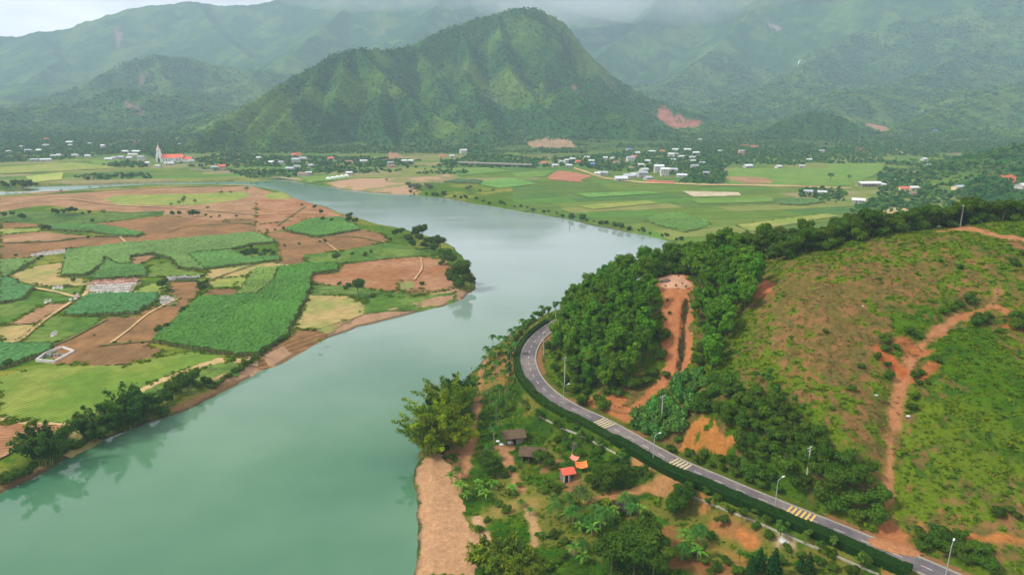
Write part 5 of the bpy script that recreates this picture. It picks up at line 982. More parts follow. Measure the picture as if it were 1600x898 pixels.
bt = G(1268, 0 + 700); bt = G(1222, 725); o = add('bare_tree', BARE); o.location = (*bt[:2], bt[2]); o.scale = (.7,) * 3; tag(o, 'pale dead tree in the dark scrub above the road', 'tree')
# crops-sized far trees as individuals on the far bank
plants('grey_bush', [(650, 296, 1.2), (643, 295, 1.1), (655, 296, 1.1), (672, 296, 1.2), (668, 294, 1.0), (638, 292, 1.0)], 1.1, 'grey brown bush on the far sandy bank', 'grey bushes on the far bank')
plants('open_tree', [(731, 303, 1.2), (735, 300, 1.2), (750, 305, .9), (770, 302, .7), (604, 286, .9), (1297, 285, 1.5), (1326, 283, 1.3), (1305, 320, .6)], 1, 'thin lone tree standing on the far meadow', 'lone trees on the far meadow')
fb = [(640 + 11.5 * i + random.uniform(-5, 5), np.interp(640 + 11.5 * i, [600, 700, 800, 860, 950, 1020, 1085], [300.5, 308.5, 325, 335, 352.5, 367, 383]) - random.uniform(0, 4)) for i in range(38)]
plants('shrub', fb, 1.0, 'low waterside bush on the straight far bank of the river', 'bushes along the far river bank', jit=.5)
plants('dark_tree', [(163, 684, .75), (178, 678, .8), (195, 671, .7), (215, 662, .75), (232, 655, .6)], .75, 'low dark tree at the water edge under the left bank bamboo', 'low trees under the left bank bamboo')
plants('shrub', [(155, 688), (170, 682), (186, 675), (205, 667), (222, 660)], 1.1, 'shrub at the water edge under the left bank bamboo', 'low shrubs under the left bank bamboo')
# =================================================================== HEDGE, PARAPET, ROADSIDE
def hedge(s0, s1, o0, o1, h, label):
    sv = np.arange(s0, s1, .5); n = len(sv); prof = [(o0, -.2), (o0, h * .8), (o0 * .7 + o1 * .3, h), (o0 * .3 + o1 * .7, h), (o1, h * .8), (o1, -.9)]
    V = []
    for o, z_ in prof:
        x, y = road_at(sv, o); hz = H(x, y) if z_ < 0 else np.full(n, RZ - .15) - .25 * (abs(o) - 4.3) * .5; V.append(np.c_[x + RNG.normal(0, .06, n), y + RNG.normal(0, .06, n), hz + z_ + (RNG.normal(0, .07, n) + (fbm(sv, sv * 0, 7, 3, 5) - .5) * .9) * (z_ > 0)])
    V = np.concatenate(V); F = np.concatenate([np.c_[np.arange(n - 1) + k * n, np.arange(n - 1) + k * n + 1, np.arange(n - 1) + (k + 1) * n + 1, np.arange(n - 1) + (k + 1) * n] for k in range(5)])
    base = np.array(C(52, 84, 34)); cc = np.tile(base * .8, (len(V), 1)); m = int((s1 - s0) * 60); t = s0 + (s1 - s0) * RNG.random(m); o = o0 + (o1 - o0) * RNG.random(m); x, y = road_at(t, o)
    edge = np.minimum(o - o0, o1 - o) / (o1 - o0) * 2; zc = RZ - .15 + (fbm(t, t * 0, 7, 3, 5) - .5) * .9 + h * (.35 + .65 * np.minimum(1, edge * 3) * (.8 + .2 * RNG.random(m))); c = np.c_[x, y, zc]; Lf = .13 + .12 * RNG.random(m)
    v2, f2 = leaf_quads(c, unit(RNG.normal(size=(m, 3)) * .6 + [0, 0, .8]), Lf, Lf * .6, RNG); c2 = np.repeat(base[None] * (.8 + .8 * RNG.random(m))[:, None], 4, 0)
    tag(add('hedge', np_mesh('hedge', np.concatenate([V, v2]), np.concatenate([F, f2 + len(V)]), M_LEAF, False, np.concatenate([cc, c2]))), label, 'hedge')
sA, sB, sC = road_s(873, 506), road_s(1062, 721), road_s(1440, 878)
hedge(sA, road_s(975, 680), 3.4, 5.7, 1.35, 'clipped dark green hedge round the outside of the road bend'); hedge(road_s(975, 680) + .5, sC, 3.2, 6.0, 1.8, 'long tall dark green hedge along the straight lower road')
PAR = mat('parapet_concrete', srgb(170, 162, 146), .9, .3, .8, coords='World')
def parapet(s0, s1, off, label, w_=.24, h=.2):
    sv = np.linspace(s0, s1, max(2, int((s1 - s0) / 1.5))); zx, zy = road_at(sv, off); o = strip('parapet', s0, s1, off - w_ / 2, off + w_ / 2, H(zx, zy), PAR, h + .15, kind=None); tag(o, label, 'low wall')
parapet(road_s(864, 630), road_s(1010, 700), 7.3, 'pale concrete parapet below the hedge beside the creeper covered slope'); parapet(road_s(1098, 738), road_s(1395, 862), 7.3, 'long pale concrete parapet below the hedge toward the bottom of the road')
parapet(sA - 14, road_s(836, 592), 3.15, 'thin pale guard wall round the outside of the road bend', .2, .25)
STEEL = mat('galvanised_steel', srgb(176, 180, 182), .5, .1, 2, metal=.3); CONP = mat('pole_concrete', srgb(176, 172, 162), .85, .15, 1.2); GLASS = mat('lamp_glass', srgb(225, 228, 228), .3)
def street_lamp(u, v, label, h=8.2, twin=False):
    p = G(u, v); r = empty('street_lamp', tuple(p)); s = road_s(u, v); q = np.array(road_at(s, 0)).ravel() - p[:2]; r.rotation_euler[2] = math.atan2(q[1], q[0])
    m = MB(); m.tube([(0, 0, -.5), (0, 0, h * .5), (0, 0, h)], [.13, .10, .07], 8); m.box((0, 0, .15), (.5, .5, .3)); m.build('pole', STEEL, r)
    for sg in ((1, -1) if twin else (1,)):
        m = MB(); m.tube([(0, 0, h - .1), (.5 * sg, 0, h + .35), (1.5 * sg, 0, h + .6)], [.06, .05, .045], 6); m.build('arm', STEEL, r)
        m = MB(); m.box((1.85 * sg, 0, h + .64), (.9, .34, .16), top=.7); m.build('lamp_head', GLASS, r)
    tag(r, label, 'street lamp', 'street lamps along the road')
street_lamp(880, 641, 'street lamp at the lower end of the bend, left of the first yellow marking'); street_lamp(1020, 724, 'street lamp beside the clay turning place, near the middle yellow marking'); street_lamp(1210, 798, 'street lamp just left of the lowest yellow marking'); street_lamp(1476, 906, 'street lamp at the bottom right end of the road')
street_lamp(880, 503, 'twin armed street lamp at the far end of the bend', 7.5, True)
def power_pole(u, v, h, label):
    p = G(u, v); r = empty('power_pole', tuple(p), .6); m = MB(); m.tube([(0, 0, -.8), (0, 0, h)], [.22, .13], 8); m.build('pole', CONP, r)
    m = MB(); m.box((0, .16, h - .5), (1.9, .12, .12)); m.box((0, .16, h - 1.3), (1.4, .1, .1)); m.build('crossarm', STEEL, r)
    m = MB()
    for x in (-.8, 0, .8): m.tube([(x, .16, h - .44), (x, .16, h - .2)], [.07, .04], 6)
    m.build('insulator', GLASS, r); tag(r, label, 'power pole', 'concrete power poles')
power_pole(849.5, 555, 9.5, 'concrete pole on the inner verge of the road bend'); power_pole(882, 602, 10.5, 'tall concrete pole in the brush on the inside of the bend'); power_pole(1033, 664, 9.5, 'concrete pole rising from the creeper covered shrubs'); power_pole(1260, 748, 9, 'concrete pole standing in the dark scrub above the road'); power_pole(868, 506, 8, 'plain concrete pole next to the twin armed lamp')
power_pole(1500, 354, 8, 'pale concrete pole on the hill crest among the dark trees')
# stake fence at the gully foot
def stake_fence():
    pts = GS([(952, 641), (960, 644), (968, 646), (976, 647), (984, 648)]); r = empty('stake_fence', tuple(pts[0])); w_ = mat('grey_wood', srgb(130, 112, 90), .9, .3, 3)
    P0 = pts[0]; n = 14
    for k in range(n):
        t = k / (n - 1) * 4; i = min(3, int(t)); p = pts[i] * (1 - t + i) + pts[i + 1] * (t - i) - P0; m = MB(); m.tube([(p[0], p[1], p[2] - .3), (p[0] + random.uniform(-.1, .1), p[1], p[2] + 1.2)], [.06, .05], 5); m.build('post', w_, r)
    for z_ in (.45, .95): m = MB(); m.tube([tuple(p - P0 + [0, 0, z_]) for p in pts], .04, 4); m.build('rail', w_, r)
    tag(r, 'low stake fence across the clay at the foot of the red gully', 'fence')
stake_fence()
# mud over the road edge at the foot of the slide
def heap(name, u, v, rx, ry, h, c, label, cat, kind=None, rz=0, z0=None, n=22, rough=.35):
    p = G(u, v); a = np.linspace(-1, 1, n); gx, gy = np.meshgrid(a, a); rr = np.hypot(gx, gy); z = h * np.clip(1 - rr ** 2, 0, 1) * (.7 + rough * 2 * (fbm(gx * 5 + u, gy * 5, 1, 3, 7) - .3)) - .03 * (rr > 1)
    ca, sa = math.cos(rz), math.sin(rz); X = gx * rx * ca - gy * ry * sa + p[0]; Y = gx * rx * sa + gy * ry * ca + p[1]; hz = H(X, Y) if z0 is None else np.maximum(H(X, Y), z0)
    i = np.arange(n - 1)[:, None] * n + np.arange(n - 1)[None, :]; F = np.stack([i, i + 1, i + n + 1, i + n], -1).reshape(-1, 4); ok = (rr.ravel()[F] < 1.02).all(1)
    o = add(name, np_mesh(name, np.c_[X.ravel(), Y.ravel(), (hz + z + .02).ravel()], F[ok], c, True)); tag(o, label, cat, kind=kind); return o
mclay = mat('wet_clay', srgb(158, 108, 70), .8, .25, 1.3, coords='World', bump=.6, bscale=2)
heap('mud_heap', 1397, 856, 5.5, 2.6, .55, mclay, 'fan of orange mud spilling from the slide onto the road edge', 'mud heap', rz=-.45, z0=RZ)
heap('brush_pile', 1040, 440, 1.9, 1.3, .9, mat('brush', srgb(104, 88, 80), .95, .4, 3), 'dark pile of cut brush on the flat top of the red gully', 'brush pile', n=16, rough=.8)
plants('young_tree', [(1032, 446), (1040, 452), (1056, 452), (1066, 448), (1072, 452), (1060, 436), (1046, 431), (1034, 434)], .45, 'knee high seedling planted on the bare top of the red gully', 'seedlings on the gully top')
plants('shrub', [(1070, 486), (1069, 500), (1067, 515), (1072, 470), (1043, 470), (1046, 490), (1062, 530), (1060, 548), (1040, 500), (1063, 560)], .28, 'tiny weed clump in the bare clay of the gully', 'weed clumps in the gully')
def rock(u, v, s, label):
    p = G(u, v); m = crown_rock(s); o = add('boulder', m); o.location = tuple(p); tag(o, label, 'boulder')
def crown_rock(s):
    rng = np.random.default_rng(int(s * 100)); k1, k2 = 9, 6; th = np.linspace(0, 2 * np.pi, k1, endpoint=False); ph = np.linspace(-1.5, 1.5, k2); TH, PH = np.meshgrid(th, ph); rr = s * (1 + .35 * (rng.random(TH.shape) - .5))
    V = np.stack([rr * np.cos(TH) * np.cos(PH) * 1.3, rr * np.sin(TH) * np.cos(PH), rr * .7 * np.sin(PH)], -1).reshape(-1, 3); F = [(j * k1 + i, j * k1 + (i + 1) % k1, (j + 1) * k1 + (i + 1) % k1, (j + 1) * k1 + i) for j in range(k2 - 1) for i in range(k1)]
    return np_mesh('boulder', V, F, mat('pale_rock', srgb(190, 188, 180), .9, .2, 2), False)
rock(1419, 650, .5, 'pale boulder just right of the mud slide'); rock(1369, 617, .45, 'pale boulder left of the mud slide'); rock(1348, 478, .3, 'pale stone in the middle of the bare hillside'); rock(1338, 379, .3, 'small stone near the hill crest'); rock(1225, 845, 1.0, 'white rubble lump on the slope below the parapet'); rock(1222, 842, .7, 'smaller white rubble lump on the slope below the parapet')
# =================================================================== SHEDS
THATCH = mat('old_thatch', srgb(98, 82, 62), .95, .35, 2.5, bump=.6, bscale=8); WOODG = mat('weathered_boards', srgb(138, 128, 112), .9, .3, 2.5); RUST = mat('brown_sheet', srgb(92, 74, 58), .9, .3, 1.5); REDR = mat('red_tiles', srgb(214, 96, 72), .8, .18, 2); WHITEW = mat('white_wall', srgb(222, 218, 208), .9, .1, .8); DARK = mat('dark_opening', srgb(40, 38, 36), .9); ORG = mat('orange_tarp', srgb(226, 122, 62), .6, .15, 1.2)
def gable_roof(mb, w_, d, z, rise, over=.4, th=.12, flat=False):
    x, y = w_ / 2 + over, d / 2 + over
    for sg in (-1, 1):
        a = [(-x, sg * y, z - .12), (x, sg * y, z - .12), (x, 0, z + rise), (-x, 0, z + rise)]; b = len(mb.v); mb.v += a + [(p[0], p[1], p[2] + th) for p in a]
        mb.f += [tuple(b + i for i in q) for q in [(0, 1, 2, 3), (7, 6, 5, 4), (0, 4, 5, 1), (1, 5, 6, 2), (2, 6, 7, 3), (3, 7, 4, 0)]]
def gable_walls(mb, w_, d, h, rise):
    mb.box((0, 0, h / 2 - .3), (w_, d, h + .6))
    for sg in (-1, 1):
        x = sg * (w_ / 2 - .01); b = len(mb.v); mb.v += [(x, -d / 2, h), (x, d / 2, h), (x, 0, h + rise), (x - sg * .2, -d / 2, h), (x - sg * .2, d / 2, h), (x - sg * .2, 0, h + rise)]; mb.f += [(b, b + 1, b + 2), (b + 5, b + 4, b + 3), (b, b + 2, b + 5, b + 3), (b + 1, b + 4, b + 5, b + 2)]
p = G(802, 690); r = empty('thatched_shed', tuple(p), .2)
m = MB(); gable_roof(m, 6.2, 4.4, 2.5, 1.6, .6, .25); m.build('roof', THATCH, r); m = MB(); m.box((0, 1.9, 1.1), (5.6, .12, 2.4)); m.box((2.9, 0, 1.1), (.12, 3.8, 2.4)); m.box((1.7, -1.95, 1.2), (2.2, .1, 2.2)); m.build('wall', WOODG, r)
for x, y in [(-2.8, -1.9), (-.8, -1.9), (.6, -1.9), (-2.8, 1.9)]: m = MB(); m.tube([(x, y, -.6), (x, y, 2.6)], .1, 6); m.build('post', WOODG, r)
tag(r, 'small thatched shed with board wall, above the start of the dirt trail', 'shed')
for i, (u, v, l) in enumerate([(778, 690, 'white sack left of the thatched shed'), (784, 695, 'largest white sack in front of the thatched shed'), (797, 692, 'white sack under the eave of the thatched shed')]):
    p = G(u, v); o = add('sack', crown_rock(.55 + .1 * i)); o.data.materials.clear(); o.data.materials.append(mat('white_sack', srgb(228, 226, 220), .7)); o.location = (p[0], p[1], p[2] + .2); tag(o, l, 'sack')
p = G(832, 718); r = empty('brown_shed', tuple(p), -.15)
m = MB(); gable_roof(m, 6.4, 4.6, 2.7, 1.2, .7, .14); m.build('roof', RUST, r); m = MB(); m.box((0, 2.0, 1.2), (5.8, .12, 2.6)); m.box((-2.9, .6, 1.2), (.12, 2.6, 2.6)); m.build('wall', THATCH, r)
for x, y in [(-2.9, -2), (-1, -2), (1, -2), (2.9, -2), (2.9, 1.9)]: m = MB(); m.tube([(x, y, -.6), (x + .05, y, 2.8)], .1, 6); m.build('post', WOODG, r)
tag(r, 'open brown roofed shed half hidden by a dark tree', 'shed')
p = G(886, 748); r = empty('red_roofed_hut', tuple(p), .3)
m = MB(); gable_roof(m, 3.4, 3.2, 2.5, .8, .3, .12); m.build('roof', REDR, r); m = MB(); gable_walls(m, 3.2, 3.0, 2.5, .8); m.build('wall', mat('hut_wall', srgb(120, 110, 100), .9, .2, 2), r)
for x in (-1.45, -.1): m = MB(); m.box((x, -1.55, 1.2), (.3, .12, 2.3)); m.build('pillar', WHITEW, r)
m = MB(); m.box((-.8, -1.53, 1.0), (.95, .07, 2.0)); m.build('door', DARK, r); m = MB(); m.box((.9, -1.53, 1.4), (.8, .07, .8)); m.build('window', DARK, r)
tag(r, 'small hut with a bright red tiled roof and white door pillars', 'hut')
def tarp(u, v, w_, d, z, c, label, rz=0, name='tarp'):
    p = G(u, v); r = empty(name, tuple(p), rz); n = 12; a = np.linspace(-1, 1, n); gx, gy = np.meshgrid(a, a); zz = z + .5 * gx ** 2 - .35 * (1 - gy ** 2) + .12 * (fbm(gx * 3, gy * 3, 1, 2, 5) - .5) + .35 * gy
    i = np.arange(n - 1)[:, None] * n + np.arange(n - 1)[None, :]; F = np.stack([i, i + 1, i + n + 1, i + n], -1).reshape(-1, 4); V = np.c_[gx.ravel() * w_ / 2, gy.ravel() * d / 2, zz.ravel()]
    add('sheet', np_mesh('sheet', V, F, c), r)
    for sx in (-1, 1):
        for sy in (-1, 1): m = MB(); m.tube([(sx * w_ / 2, sy * d / 2, -.5), (sx * w_ / 2, sy * d / 2, z + .5 + .35 * sy)], .05, 5); m.build('pole', WOODG, r)
    tag(r, label, 'tarp')
tarp(908, 736, 3.4, 2.4, 2.0, ORG, 'sagging orange tarp stretched beside the red roofed hut', .1); tarp(897, 728, 2.6, 1.3, 2.6, mat('pink_tarp', srgb(226, 130, 110), .6), 'faded pink tarp strip between hut and orange tarp', -.7)
tarp(975, 800, 5.5, 4, 1.9, mat('dark_tarp', srgb(58, 48, 42), .8, .2, 1), 'dark brown tarp shelter among banana plants below the clay turning place', .15)
p = G(1008, 876); 
# =================================================================== VILLAGE HOUSES
ROOFS = {'grey': mat('grey_metal_roof', srgb(158, 164, 170), .5, .2, .6, objvar=.15), 'white': mat('white_roof', srgb(196, 200, 202), .6, .15, .6, objvar=.14), 'red': mat('tile_roof', srgb(196, 104, 82), .8, .15, .6), 'blue': mat('blue_roof', srgb(96, 138, 190), .5, .1, .6), 'brown': mat('brown_roof', srgb(140, 112, 92), .8, .2, .6)}
WALLS = {'white': mat('house_wall_white', srgb(188, 184, 174), .9, .2, .4, objvar=.12), 'cream': mat('house_wall_cream', srgb(218, 200, 158), .9, .1, .4), 'pink': mat('house_wall_pink', srgb(206, 160, 142), .9, .1, .4), 'grey': mat('house_wall_grey', srgb(168, 166, 160), .9, .15, .4)}
WIN = mat('window_dark', srgb(70, 84, 96), .3)
HOUSES = []
def house(u, v, w_, d, st, roof, wall, label, group=None, rz=None, kind='gable', name='house'):
    p = G(u, v); rz = random.uniform(-.5, .5) if rz is None else rz; h = 3.2 * st; r = empty(name, (p[0], p[1], p[2]), rz); HOUSES.append((p[0], p[1], max(w_, d)))
    m = MB(); (gable_walls(m, w_, d, h, d * .22) if kind == 'gable' else m.box((0, 0, h / 2 - .5), (w_, d, h + 1.0))); m.build('wall', WALLS[wall], r)
    m = MB()
    if kind == 'gable': gable_roof(m, w_, d, h, d * .22, .6, .15)
    else: m.box((0, 0, h + .15), (w_ + .8, d + .8, .3)); m.box((0, d * .2, h + .9), (w_ * .4, d * .4, 1.3))
    m.build('roof', ROOFS[roof], r); m = MB(); m.box((-w_ * .18, -d / 2 - .03, 1.05), (1.1, .08, 2.1)); m.build('door', DARK, r)
    for s_ in range(st):
        for x in ((.12, .34) if s_ == 0 else (-.34, -.1, .14, .36)): m = MB(); m.box((w_ * x, -d / 2 - .03, 1.6 + 3.2 * s_), (1.2, .08, 1.2)); m.build('window', WIN, r)
    tag(r, label, 'house' if name == 'house' else name.replace('_', ' '), group); return r
gL = 'houses of the village below the left hills'
for q in [(45, 237, 12, 8, 1, 'grey', 'white', 'pale house above the meadow, left of the tall dark trees'), (62, 237, 11, 8, 1, 'white', 'white', 'white roofed house in the left village, second from the left above the meadow'), (72, 252, 16, 7, 1, 'white', 'white', 'long low white building on the edge of the left meadow'), (55, 252, 13, 7, 1, 'grey', 'grey', 'grey roofed shed left of the long low building'), (85, 246, 10, 8, 1, 'grey', 'cream', 'cream house behind the long low building'), (93, 245, 11, 8, 1, 'white', 'white', 'white house right behind the long low building'), (118, 245, 10, 8, 1, 'grey', 'cream', 'cream fronted house by the tall grey trees of the left village'), (138, 246, 9, 7, 1, 'white', 'white', 'small white roof at the right end of the left meadow'), (110, 224, 16, 9, 1, 'white', 'white', 'white roofed house highest on the left hillside'), (73, 219, 10, 8, 1, 'red', 'pink', 'reddish house high on the left hillside'), (72, 229, 12, 8, 1, 'grey', 'cream', 'house in the middle of the left hillside village'), (15, 239, 9, 8, 1, 'white', 'white', 'small white house near the left edge'), (111, 229, 9, 7, 1, 'grey', 'pink', 'pinkish house just below the highest white roof'), (162, 232, 8, 8, 2, 'white', 'white', 'narrow white two storey house left of the church village'), (141, 226, 9, 7, 1, 'grey', 'grey', 'small grey roof between the hillside trees'), (35, 231, 9, 7, 1, 'grey', 'grey', 'grey roofed hut in the trees above the pale house')]:
    house(*q[:8], group=gL)
gC = 'houses beside the church'
for q in [(197, 239, 12, 7, 1, 'white', 'white', 'long white roof behind the church village'), (214, 239, 18, 8, 1, 'white', 'white', 'longest white roof left of the church tower'), (208, 244, 16, 8, 1, 'white', 'cream', 'white roof in the second row left of the church'), (171, 251, 13, 8, 1, 'white', 'white', 'white house at the left end of the church village'), (180, 249, 12, 8, 1, 'grey', 'white', 'grey roofed house second from the left in the church village'), (190, 248, 12, 8, 1, 'grey', 'white', 'grey roofed house in the middle front of the church village'), (203, 249, 9, 7, 1, 'white', 'white', 'small white house behind the riverside trees'), (222, 251, 11, 8, 2, 'grey', 'white', 'two storey white house close left of the church'), (225, 248, 8, 7, 1, 'grey', 'grey', 'grey shed beside the two storey house'), (232, 257, 9, 6, 1, 'white', 'white', 'small white roof below and left of the tower'), (248, 262, 11, 5, 1, 'white', 'white', 'white gate building below the church tower'), (262, 258, 10, 6, 1, 'grey', 'cream', 'low cream house below the nave'), (268, 258, 8, 6, 1, 'white', 'white', 'low white roof right of the cream house'), (281, 227, 5, 5, 1, 'white', 'white', 'tiny white shrine on the slope behind the church'), (300, 254, 8, 5, 1, 'white', 'white', 'small white roof right of the church')]:
    house(*q[:8], group=gC)
house(347, 266, 10, 9, 2, 'red', 'pink', 'pink two storey house with reddish roof at the end of the low river wall'); house(336, 264, 9, 6, 1, 'grey', 'grey', 'grey lean roof beside the pink two storey house')
gR = 'houses on the river bank below the central mountain'
for q in [(460, 244, 12, 7, 1, 'red', 'pink', 'red roofed house highest above the river landing'), (463, 255, 12, 10, 2, 'grey', 'white', 'large pale two storey house above the river landing'), (474, 250, 12, 9, 1, 'grey', 'white', 'pale roof right of the large two storey house'), (454, 266, 13, 8, 1, 'grey', 'white', 'white roofed house near the river edge, left'), (465, 263, 9, 8, 1, 'grey', 'cream', 'cream house behind the river edge roof'), (475, 275, 16, 9, 1, 'brown', 'grey', 'low brown roofed shed at the river landing'), (482, 273, 8, 6, 1, 'white', 'white', 'white roof on the end of the brown shed'), (517, 250, 10, 9, 1, 'red', 'white', 'white walled house with a pink red roof below the mountain'), (546, 273, 8, 6, 1, 'white', 'white', 'white shed at the upper end of the polytunnels'), (568, 254, 11, 6, 1, 'white', 'white', 'long white roof below the mountain foot'), (545, 255, 12, 8, 1, 'brown', 'cream', 'tan roofed house between the trees below the mountain'), (405, 249, 8, 7, 1, 'white', 'white', 'small white house at the left foot of the central mountain'), (425, 256, 9, 8, 1, 'white', 'cream', 'pale house hidden in the riverside trees'), (440, 256, 8, 7, 1, 'grey', 'white', 'white gabled house among the riverside trees'), (487, 261, 9, 7, 1, 'grey', 'grey', 'small grey roof right of the landing houses'),
          (612, 262, 10, 7, 1, 'brown', 'pink', 'brown roofed house by the tan scar'), (610, 257, 9, 6, 1, 'grey', 'grey', 'grey roof behind the brown roofed house by the tan scar'), (632, 254, 8, 7, 1, 'white', 'white', 'left of two bright white houses at the mountain foot'), (642, 254, 9, 7, 1, 'white', 'white', 'right of two bright white houses at the mountain foot'), (691, 246, 11, 6, 1, 'red', 'cream', 'cream house with faded red roof left of the white villa'), (706, 246, 8, 6, 1, 'white', 'white', 'white house below the white villa'), (724, 240, 13, 9, 2, 'white', 'white', 'white villa on the rise at the mountain foot')]:
    house(*q[:8], group=gR)
gE = 'houses of the main village right of the river'
EV = [(850, 257, 9, 7, 1, 'red', 'cream', 'cream house at the left end of the main village'), (867, 261, 9, 6, 1, 'white', 'white', 'low white roof at the near left end of the main village'), (879, 255, 12, 7, 1, 'grey', 'white', 'long grey roofed house at the left of the main village'), (885, 256, 6, 6, 2, 'white', 'white', 'small bright white two storey house at the left of the village'), (889, 261, 9, 6, 1, 'white', 'grey', 'white roof near the field track'), (895, 251, 9, 6, 1, 'white', 'white', 'white roof behind the field track houses'), (903, 255, 8, 7, 1, 'red', 'pink', 'small pink house behind the field track'), (917, 248, 9, 5, 1, 'white', 'white', 'lone white roof above the left of the main village'), (924, 254, 9, 7, 1, 'white', 'cream', 'cream house by the scattered trees'), (926, 259, 7, 6, 1, 'blue', 'grey', 'small bluish shed by the field track'), (946, 249, 7, 6, 1, 'white', 'white', 'tiny white hut on the yellow slope'), (957, 250, 7, 7, 1, 'white', 'cream', 'tall thin cream hut on the yellow slope'), (942, 273, 14, 8, 1, 'grey', 'grey', 'dark fronted roadside house at the left of the junction'), (934, 274, 8, 6, 1, 'white', 'white', 'small white kiosk left of the dark fronted house'),
      (970, 282, 16, 12, 1, 'white', 'grey', 'wide white roofed house at the roadside front of the village'), (982, 278, 14, 12, 1, 'grey', 'white', 'grey roofed hall behind the wide white roof'), (992, 276, 13, 10, 1, 'white', 'white', 'white roofed block in the middle of the roadside row'), (1003, 277, 13, 10, 2, 'grey', 'white', 'two storey pale block near the red earth bank'), (1006, 268, 11, 9, 1, 'white', 'white', 'white house behind the roadside row'), (1012, 281, 10, 8, 1, 'grey', 'grey', 'grey house beside the red earth bank'), (1029, 270, 13, 10, 3, 'white', 'white', 'tallest white three storey building of the village'), (1038, 275, 11, 9, 3, 'white', 'white', 'bright white tower house right of the tallest building'), (1052, 268, 12, 9, 1, 'grey', 'pink', 'pinkish house with grey roof right of the tall white buildings'), (1065, 277, 13, 8, 1, 'white', 'white', 'aqua white roofed house at the right end of the roadside row'), (1001, 260, 8, 6, 1, 'white', 'white', 'small white roof behind the middle of the village'), (1012, 254, 8, 6, 1, 'white', 'white', 'small slanted white roof in the village trees'), (985, 252, 13, 9, 2, 'grey', 'white', 'pale two storey block in the upper left of the village'), (991, 247, 10, 7, 1, 'red', 'pink', 'reddish roof behind the pale two storey block'), (996, 241, 9, 6, 1, 'white', 'cream', 'yellowish house on the upper edge of the village'), (982, 235, 9, 6, 1, 'blue', 'white', 'bright blue roof on the upper edge of the village'),
      (1019, 239, 12, 6, 1, 'white', 'white', 'white roof upper middle of the village'), (1035, 238, 10, 6, 1, 'red', 'cream', 'red brown roof upper middle of the village'), (1055, 236, 12, 7, 1, 'white', 'white', 'white roof in the upper right of the village'), (1074, 236, 13, 9, 1, 'white', 'cream', 'large cream white house top right of the village'), (1087, 241, 12, 8, 1, 'white', 'white', 'white house right of the large cream one'), (1049, 246, 11, 8, 2, 'white', 'white', 'white two storey house in the upper village centre'), (1056, 243, 9, 7, 1, 'grey', 'white', 'grey roof behind the upper centre two storey house'), (1064, 247, 10, 7, 1, 'white', 'white', 'white roof right of the upper centre'), (1081, 248, 10, 7, 1, 'grey', 'white', 'grey white roof on the right side of the village'), (1052, 252, 7, 5, 1, 'white', 'white', 'little white roof in the village centre trees'), (1083, 254, 8, 6, 1, 'white', 'white', 'little white roof below the right side houses'), (1085, 262, 11, 7, 1, 'grey', 'white', 'grey roofed house lower right of the village'), (1097, 257, 8, 6, 1, 'grey', 'white', 'small house at the right margin of the village'), (1103, 273, 8, 6, 1, 'grey', 'pink', 'small pinkish house in the trees at the right end'), (1094, 222, 6, 5, 2, 'white', 'white', 'tiny white tower house under the red quarry'), (1125, 238, 8, 5, 1, 'white', 'white', 'tiny white roof between the village and the small round hill'), (963, 256, 10, 7, 1, 'brown', 'cream', 'tan house at the left of the upper village')]
for q in EV: house(*q[:8], group=gE)
gF = 'farm buildings on the right side of the plain'
for q in [(1168, 262, 13, 9, 1, 'white', 'grey', 'grey white roofed farmhouse at the left end of the bright green field'), (1216, 263, 9, 7, 1, 'white', 'white', 'white fronted farmhouse in the middle behind the bright green field'), (1253, 262, 8, 5, 1, 'white', 'white', 'small slanted white roof behind the bright green field'), (1264, 252, 8, 5, 1, 'white', 'white', 'isolated white roof above the bright green field'), (1284, 238, 9, 7, 1, 'grey', 'cream', 'pale house under the small round hill'), (1158, 241, 10, 7, 2, 'grey', 'pink', 'pale building below the left red clearing'), (1262, 303, 9, 7, 1, 'grey', 'white', 'left white gable in the wooded farmstead'), (1284, 304, 9, 6, 1, 'white', 'white', 'right white roof in the wooded farmstead'), (1341, 317, 12, 8, 1, 'white', 'grey', 'white flat gabled house standing alone before the hill crest trees'), (1412, 298, 10, 8, 1, 'red', 'cream', 'cream house with arched porch in the right woods'), (1427, 297, 9, 7, 1, 'white', 'white', 'white roofed house next to the cream house with porch'), (1424, 306, 8, 6, 1, 'brown', 'grey', 'brown shed in front of the cream house with porch'), (1379, 292, 6, 5, 1, 'white', 'white', 'tiny white roof right of the long open hall'), (1497, 296, 13, 8, 1, 'grey', 'cream', 'pale tiled roof in the right woods'), (1596, 294, 11, 8, 1, 'white', 'white', 'white house at the right edge'), (1443, 251, 10, 7, 1, 'white', 'white', 'white roof in the middle of the right woods'), (1461, 206, 10, 7, 1, 'blue', 'white', 'lone blue roof on the right hillside'), (1450, 261, 9, 5, 1, 'grey', 'grey', 'faint grey roof in the right woods')]:
    house(*q[:8], group=gF)
# open hall
p = G(1357, 291); r = empty('open_hall', tuple(p), .05); HOUSES.append((p[0], p[1], 30)); m = MB(); gable_roof(m, 26, 14, 4.2, 1.6, .8, .2); m.build('roof', ROOFS['white'], r)
for i in range(7):
    for y in (-6.5, 6.5): m = MB(); m.box((-12.5 + i * 4.17, y, 1.9), (.4, .4, 4.6)); m.build('pillar', WALLS['cream'], r)
m = MB(); m.box((0, 2, 1.2), (24, .2, 2.6)); m.build('wall', WALLS['grey'], r); m = MB(); m.box((0, 0, -.1), (27, 15, .5)); m.build('floor_slab', conc, r)
tag(r, 'long open sided hall with a pale metal roof beside the bright green field', 'hall')
